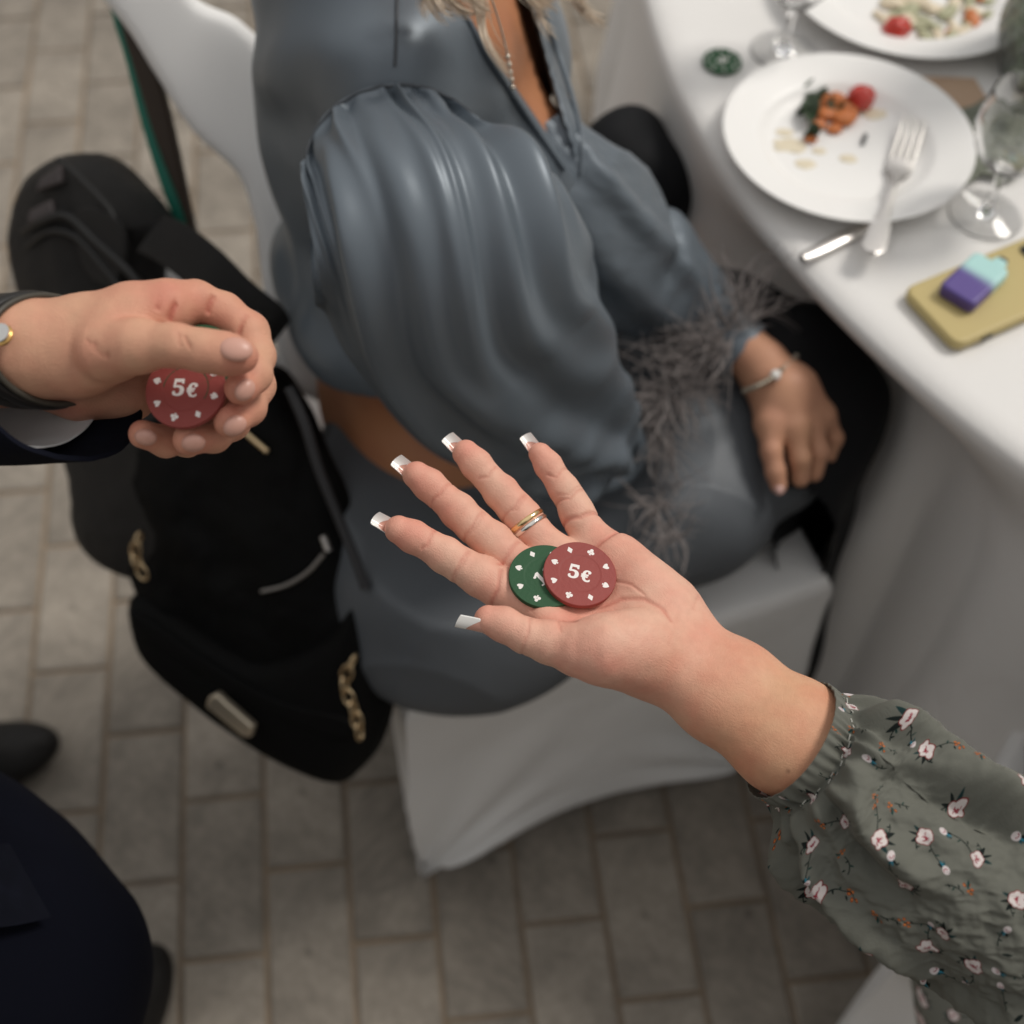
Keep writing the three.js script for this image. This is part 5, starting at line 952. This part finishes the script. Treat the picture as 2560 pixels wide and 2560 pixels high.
// ---------------------------------------------------------------- bags hung on the chair back
const nylon = std(lin(0.013, 0.0122, 0.0118), 0.5, { bumpMap: weaveC(80), bumpScale: 0.0004, specularIntensity: 0.55 });
const leather = std(lin(0.004, 0.004, 0.004), 0.7, { bumpMap: skinB(20), bumpScale: 0.0003, specularIntensity: 0.22 });
const brass = new THREE.MeshPhysicalMaterial({ color: lin(0.66, 0.50, 0.30), metalness: 1, roughness: 0.35 });
{
  const bp = dep(230, 640, 1.34), n = V(-0.42, 0.62, 0.66).normalize();
  const bag = thing('backpack', "black nylon backpack hung on the covered chair behind the man's hand", 'backpack', bp.clone().setY(0.35));
  const O = l => smooth(l, ([x, y]) => onPlane(x, y, bp, n));
  const f = pillow(O([[165, 288], [205, 296], [250, 335], [300, 396], [318, 430], [300, 480], [300, 560], [380, 640], [470, 700], [520, 800], [520, 960], [420, 1060], [330, 1095], [255, 1085], [195, 1050], [165, 1000], [155, 900], [110, 760], [78, 620], [52, 520], [44, 440], [70, 340], [110, 300]]), n, 0.06, 0.025, 0.022);
  const seamD = O([[60, 450], [110, 425], [170, 455], [230, 520], [290, 560], [330, 600], [330, 640], [260, 600], [180, 545], [110, 490], [75, 480]]);
  const f2 = (x, y, z) => { const d = f(x, y, z); return Math.abs(d) > 0.02 ? d : d - 0.004 * fbm(x * 14, y * 14, z * 14, 3) - 0.0015 * fbm(x * 50, y * 50, z * 50, 2); };
  put('pack_body', meshBox(f2, f.box, 0.0045), nylon, bag);
  const lift = (x, y, o) => onPlane(x, y, bp.clone().addScaledVector(n, o), n);
  const piping = std(lin(0.004, 0.004, 0.004), 0.5);
  put('piping', tube([lift(44, 440, 0.040), lift(80, 418, 0.050), lift(125, 408, 0.052), lift(180, 455, 0.053), lift(240, 510, 0.053), lift(300, 580, 0.05)], 0.0042, 50, 8), piping, bag);
  put('piping', tube([lift(50, 470, 0.042), lift(95, 438, 0.050), lift(140, 445, 0.052), lift(200, 510, 0.052), lift(250, 570, 0.05)], 0.0036, 50, 8), piping, bag);
  put('piping', tube([lift(110, 300, 0.040), lift(160, 345, 0.050), lift(210, 400, 0.051), lift(225, 440, 0.05)], 0.003, 40, 8), piping, bag);
  const shine = std(lin(0.055, 0.045, 0.045), 0.32);
  for (const q of [[[78, 338], [118, 310], [120, 345], [70, 362]], [[58, 398], [100, 376], [104, 402], [54, 425]]]) { const pf = pillow(q.map(([x, y]) => lift(x, y, 0.047)), n, 0.006, 0.002); put('label_patch', meshBox(pf, pf.box, 0.002), shine, bag); }
  put('buckle_panel', (() => { const pf = pillow(O([[215, 400], [262, 395], [300, 425], [308, 470], [285, 540], [240, 520], [218, 460]]).map(p => p.addScaledVector(n, 0.05)), n, 0.008, 0.003); return meshBox(pf, pf.box, 0.0025); })(), nylon, bag);
  // shoulder strap running to the chair
  const sp = [[285, 440, 0.05], [330, 462, 0.06], [390, 510, 0.07], [450, 570, 0.07], [505, 615, 0.06], [520, 640, 0.05]].map(([x, y, o]) => lift(x, y, o));
  const cs = new THREE.CatmullRomCurve3(sp), side = CU.clone().multiplyScalar(0.75).addScaledVector(CR, 0.6).normalize();
  put('strap', sheet((u, v) => { const p = cs.getPoint(u), a = v * 6.2832; return p.addScaledVector(side, Math.cos(a) * 0.021).addScaledVector(FW, Math.sin(a) * 0.004); }, 40, 24, { wrap: true }), nylon, bag);
  const rv = new THREE.SphereGeometry(0.0035, 14, 10); const rp = cs.getPoint(0.72).addScaledVector(FW, -0.005); rv.translate(rp.x, rp.y, rp.z); put('rivet', rv, new THREE.MeshPhysicalMaterial({ color: lin(0.35, 0.35, 0.36), metalness: 1, roughness: 0.3 }), bag);
}
{
  const bp = dep(480, 1220, 1.33), n = V(-0.36, 0.55, 0.75).normalize();
  const bag = thing('handbag', 'black handbag with a pale gold plate and chain, hung by the chair', 'handbag', bp.clone().setY(0.3));
  const O = l => smooth(l, ([x, y]) => onPlane(x, y, bp, n));
  const lift = (x, y, o) => onPlane(x, y, bp.clone().addScaledVector(n, o), n);
  const f = pillow(O([[265, 1118], [290, 1108], [400, 1180], [520, 1230], [640, 1180], [690, 1120], [715, 1200], [732, 1330], [715, 1400], [690, 1440], [655, 1464], [560, 1432], [470, 1380], [385, 1318], [320, 1262], [282, 1215]]), n, 0.055, 0.018, 0.012);
  put('bag_body', meshBox((x, y, z) => f(x, y, z) - 0.002 * fbm(x * 20, y * 20, z * 20, 2), f.box, 0.004), leather, bag);
  const fl = pillow(O([[288, 1128], [310, 1134], [420, 1210], [560, 1290], [700, 1330], [690, 1360], [560, 1320], [410, 1236], [306, 1166]]).map(p => p.addScaledVector(n, 0.036)), n, 0.008, 0.003); put('flap', meshBox(fl, fl.box, 0.003), leather, bag);
  const pl = pillow([[398, 1312], [412, 1305], [482, 1368], [476, 1388], [462, 1388], [392, 1330]].map(([x, y]) => lift(x, y, 0.050)), n, 0.010, 0.003); put('name_plate', meshBox(pl, pl.box, 0.0018), std(lin(0.62, 0.54, 0.42), 0.3, { metalness: 0.75 }), bag);
  const chainLinks = (pts, k, r) => { const cv = new THREE.CatmullRomCurve3(pts); for (let i = 0; i < k; i++) { const t = (i + 0.5) / k, p = cv.getPointAt(t), d = cv.getTangentAt(t), g = new THREE.TorusGeometry(r, r * 0.19, 8, 20); g.scale(1.3, 0.85, 1); const nn = i % 2 ? n.clone() : n.clone().cross(d).normalize(); const x = d.clone().addScaledVector(nn, -d.dot(nn)).normalize(); g.applyMatrix4(new THREE.Matrix4().makeBasis(x, nn.clone().cross(x), nn)); g.translate(p.x, p.y, p.z); put('chain_link', g, brass, bag); } };
  chainLinks([lift(668, 1240, 0.05), lift(650, 1290, 0.052), lift(668, 1340, 0.05), lift(680, 1390, 0.045)], 7, 0.0066);
  chainLinks([lift(262, 1010, 0.05), lift(256, 1050, 0.05), lift(272, 1088, 0.05)], 4, 0.0066);
}
{ // black leather jacket slung between the bags
  const bp = dep(440, 960, 1.31), n = V(-0.36, 0.55, 0.75).normalize();
  const jk = thing('leather_jacket', 'black jacket with zips slung over the chair back between the bags', 'jacket', bp.clone().setY(0.35));
  const O = l => smooth(l, ([x, y]) => onPlane(x, y, bp, n)), lift = (x, y, o) => onPlane(x, y, bp.clone().addScaledVector(n, o), n);
  const f = pillow(O([[250, 860], [330, 740], [440, 690], [515, 690], [560, 760], [600, 850], [640, 950], [690, 1100], [712, 1210], [690, 1320], [560, 1300], [420, 1230], [300, 1140], [262, 1060], [240, 950]]), n, 0.045, 0.016, 0.02);
  put('jacket_body', meshBox((x, y, z) => { const d = f(x, y, z); return Math.abs(d) > 0.03 ? d : d - 0.008 * fbm(x * 13, y * 13, z * 13, 3) - 0.003 * Math.sin((x * 70 - z * 50) + 5 * fbm(x * 9, y * 9, z * 9)); }, f.box, 0.0045), leather, jk);
  const zip = (pts, r, m, nm) => put(nm, tube(pts, r, 40, 8), m, jk);
  const grey = new THREE.MeshPhysicalMaterial({ color: lin(0.42, 0.40, 0.38), metalness: 1, roughness: 0.4 });
  zip([lift(494, 1116, 0.045), lift(540, 1104, 0.047), lift(580, 1080, 0.047), lift(612, 1045, 0.045)], 0.0019, grey, 'zip'); zip([lift(610, 1012, 0.045), lift(620, 1040, 0.048)], 0.0035, grey, 'zip_slider');
  zip([lift(462, 815, 0.046), lift(505, 852, 0.046)], 0.0028, brass, 'zip'); 
  zip([lift(545, 730, 0.05), lift(575, 800, 0.05), lift(600, 880, 0.048), lift(640, 980, 0.045), lift(672, 1060, 0.045), lift(690, 1110, 0.045)], 0.0045, std(lin(0.03, 0.03, 0.033), 0.6), 'piped_edge');
}

// ---------------------------------------------------------------- the rest of the man: jacket and shoes at the lower left
{
  const navy2 = std(lin(0.004, 0.0048, 0.0105), 0.95, { bumpMap: weaveC(60), bumpScale: 0.0005, specularIntensity: 0.2 });
  const f = blend([chain([[dep(-300, 1755, 0.93), 0.10], [dep(-16, 1836, 0.96), 0.095], [dep(-30, 2100, 1.0), 0.10]], 0.04), cap(dep(-320, 1800, 0.95), dep(-300, 2200, 1.0), 0.15, 0.16)], 0.06);
  put('jacket', meshBox((x, y, z) => f(x, y, z) - 0.009 * fbm(x * 8, y * 8, z * 8, 2) - 0.003 * Math.sin(x * 40 + z * 26 + 3 * fbm(x * 4, y * 4, z * 4)), bounds([dep(-320, 1700, 0.93), dep(420, 1900, 0.86), dep(420, 1900, 1.06), dep(0, 1500, 0.95), dep(-10, 2150, 1.0), dep(-320, 2200, 1.0)], 0.12), 0.006), navy2, dealer);
  const fl = sheet((u, v) => { const x = lerp(-70, lerp(18, 100, v), u) , y = lerp(1585, lerp(1590, 1728, Math.min(1, v * 1.05)), 1) + (1 - u) * (v - 0.4) * 40; return hit(f, x, y + 8 * Math.sin(u * 3), 0.6, 0.014); }, 30, 30);
  put('pocket_flap', fl, std(lin(0.006, 0.0072, 0.015), 0.9, { bumpMap: weaveC(60), bumpScale: 0.0006, specularIntensity: 0.3 }), dealer);
  // trouser legs down to the ground
  const leg = blend([chain([[dep(-10, 1950, 1.0), 0.085], [at(60, 2120, 0.35), 0.07], [at(200, 2030, 0.10), 0.055]], 0.03), chain([[dep(-200, 1850, 1.0), 0.10], [at(-190, 1660, 0.40), 0.07], [at(-110, 1490, 0.09), 0.055]], 0.03)], 0.02);
  put('trousers', meshBox(leg, bounds([dep(-10, 1950, 0.95), dep(-200, 1850, 0.95), at(215, 2010, 0.03), at(-190, 1660, 0.4), at(-90, 1480, 0.03), at(120, 2150, 0.35)], 0.11), 0.008), navy2, dealer);
  const shoeM = std(lin(0.010, 0.009, 0.0085), 0.5, { specularIntensity: 0.5 });
  const shoe = (toe, heel) => { const d = toe.clone().sub(heel).normalize(), s = d.clone().cross(UP).normalize(), g = blend([ellip(heel.clone().lerp(toe, 0.25).setY(0.05), d, s, UP, 0.09, 0.042, 0.055), ellip(heel.clone().lerp(toe, 0.72).setY(0.035), d, s, UP, 0.10, 0.046, 0.036)], 0.03); const h = (x, y, z) => smax(g(x, y, z), 0.006 - y, 0.004); put('shoe', meshBox(h, bounds([toe, heel], 0.09), 0.004), shoeM, dealer); };
  shoe(at(20, 1425, 0.03), at(-200, 1480, 0.04)); shoe(at(246, 1895, 0.03), at(140, 2070, 0.04));
}
// ---------------------------------------------------------------- the rest of the woman with the open hand: bodice and skirt on her chair
{
  const m = std(0xffffff, 0.85, { map: floralMap(1 / 0.30, 0.2, 0.4), bumpMap: crepeC(12), bumpScale: 0.0003 });
  const sh = at(2160, 1815, P0 - 0.04);
  const f = blend([chain([[V(0.545, 0.54, -0.34), 0.135], [V(0.572, 0.555, -0.50), 0.112], [V(0.66, 0.56, -0.68), 0.11], [V(0.76, 0.54, -0.82), 0.095]], 0.05), chain([[V(0.56, 0.60, -0.30), 0.14], [V(0.57, 0.85, -0.25), 0.125], [V(0.57, 1.10, -0.20), 0.13], [V(0.56, 1.2, -0.2), 0.10]], 0.05), cap(sh, V(0.50, 1.19, -0.14), 0.05, 0.06)], 0.05);
  const drape = chain([[V(0.47, 0.52, -0.36), 0.06], [at(1860, 1890, 0.49), 0.05], [at(1775, 1862, 0.43), 0.028]], 0.04);
  const g = (x, y, z) => { const d = smin(f(x, y, z), drape(x, y, z), 0.05); return Math.abs(d) > 0.05 ? d : d - 0.010 * fbm(x * 9, y * 6, z * 9, 3) - 0.004 * Math.sin(x * 60 + z * 40 + y * 8); };
  put('dress', meshBox(g, bounds([V(0.33, 0.34, -0.90), V(0.90, 1.32, 0.0)], 0.02), 0.008, null, (x, y, z) => [x + 0.4 * z, y * 0.8 - z * 0.7]), m, hostess);
}

{
  const n = V(-0.1, 0.75, 0.65).normalize(), p = at(1900, 1330, 0.33), lb = pillow(smooth([[1900, 1190], [1980, 1160], [1980, 1500], [1870, 1470], [1806, 1425], [1820, 1380], [1856, 1290]], ([x, y]) => onPlane(x, y, p, n)), n, 0.07, 0.03, 0.01);
  solo('tote_bag', meshBox((x, y, z) => smax(lb(x, y, z) - 0.004 * fbm(x * 12, y * 12, z * 12, 2), 0.004 - y, 0.01), lb.box, 0.006), std(lin(0.17, 0.055, 0.02), 0.5, { bumpMap: skinB(14), bumpScale: 0.0004 }), 'brown leather bag standing between the tablecloth and the floral skirt', 'bag', null, lb.c.clone().setY(0.004));
}
// ---------------------------------------------------------------- the photographer, unseen behind the camera, added to shade the near paving
{
  const ph = thing('person', 'unseen photographer in dark clothes, added behind the camera to shade the near paving', 'person', V(0.02, 0, 0.26));
  const f = blend([chain([[V(0.02, 0.86, 0.28), 0.17], [V(0.02, 1.12, 0.27), 0.15], [V(0.02, 1.34, 0.26), 0.15]], 0.06), cap(V(-0.17, 1.38, 0.24), V(0.21, 1.38, 0.24), 0.07, 0.07), chain([[V(-0.08, 0.86, 0.28), 0.095], [V(-0.09, 0.48, 0.26), 0.07], [V(-0.10, 0.09, 0.30), 0.05]], 0.04), chain([[V(0.12, 0.86, 0.28), 0.095], [V(0.14, 0.48, 0.24), 0.07], [V(0.15, 0.09, 0.28), 0.05]], 0.04), cap(V(-0.1, 0.05, 0.30), V(-0.11, 0.045, 0.14), 0.045, 0.04), cap(V(0.15, 0.05, 0.28), V(0.17, 0.045, 0.12), 0.045, 0.04),
    cap(V(0.02, 1.42, 0.24), V(0.02, 1.54, 0.21), 0.055, 0.05), ellip(V(0.02, 1.64, 0.18), RT, UP, V(0, 0, 1), 0.078, 0.115, 0.095), chain([[V(-0.2, 1.36, 0.24), 0.055], [V(-0.26, 1.28, 0.06), 0.045], [V(-0.10, 1.52, 0.05), 0.035]], 0.03), chain([[V(0.24, 1.36, 0.24), 0.055], [V(0.28, 1.28, 0.06), 0.045], [V(0.12, 1.52, 0.05), 0.035]], 0.03)], 0.03);
  put('body', meshBox(f, bounds([V(-0.36, 0, 0.05), V(0.38, 1.78, 0.48)], 0.02), 0.012), std(lin(0.03, 0.03, 0.032), 0.9), ph);
}

renderer.render(scene, camera);
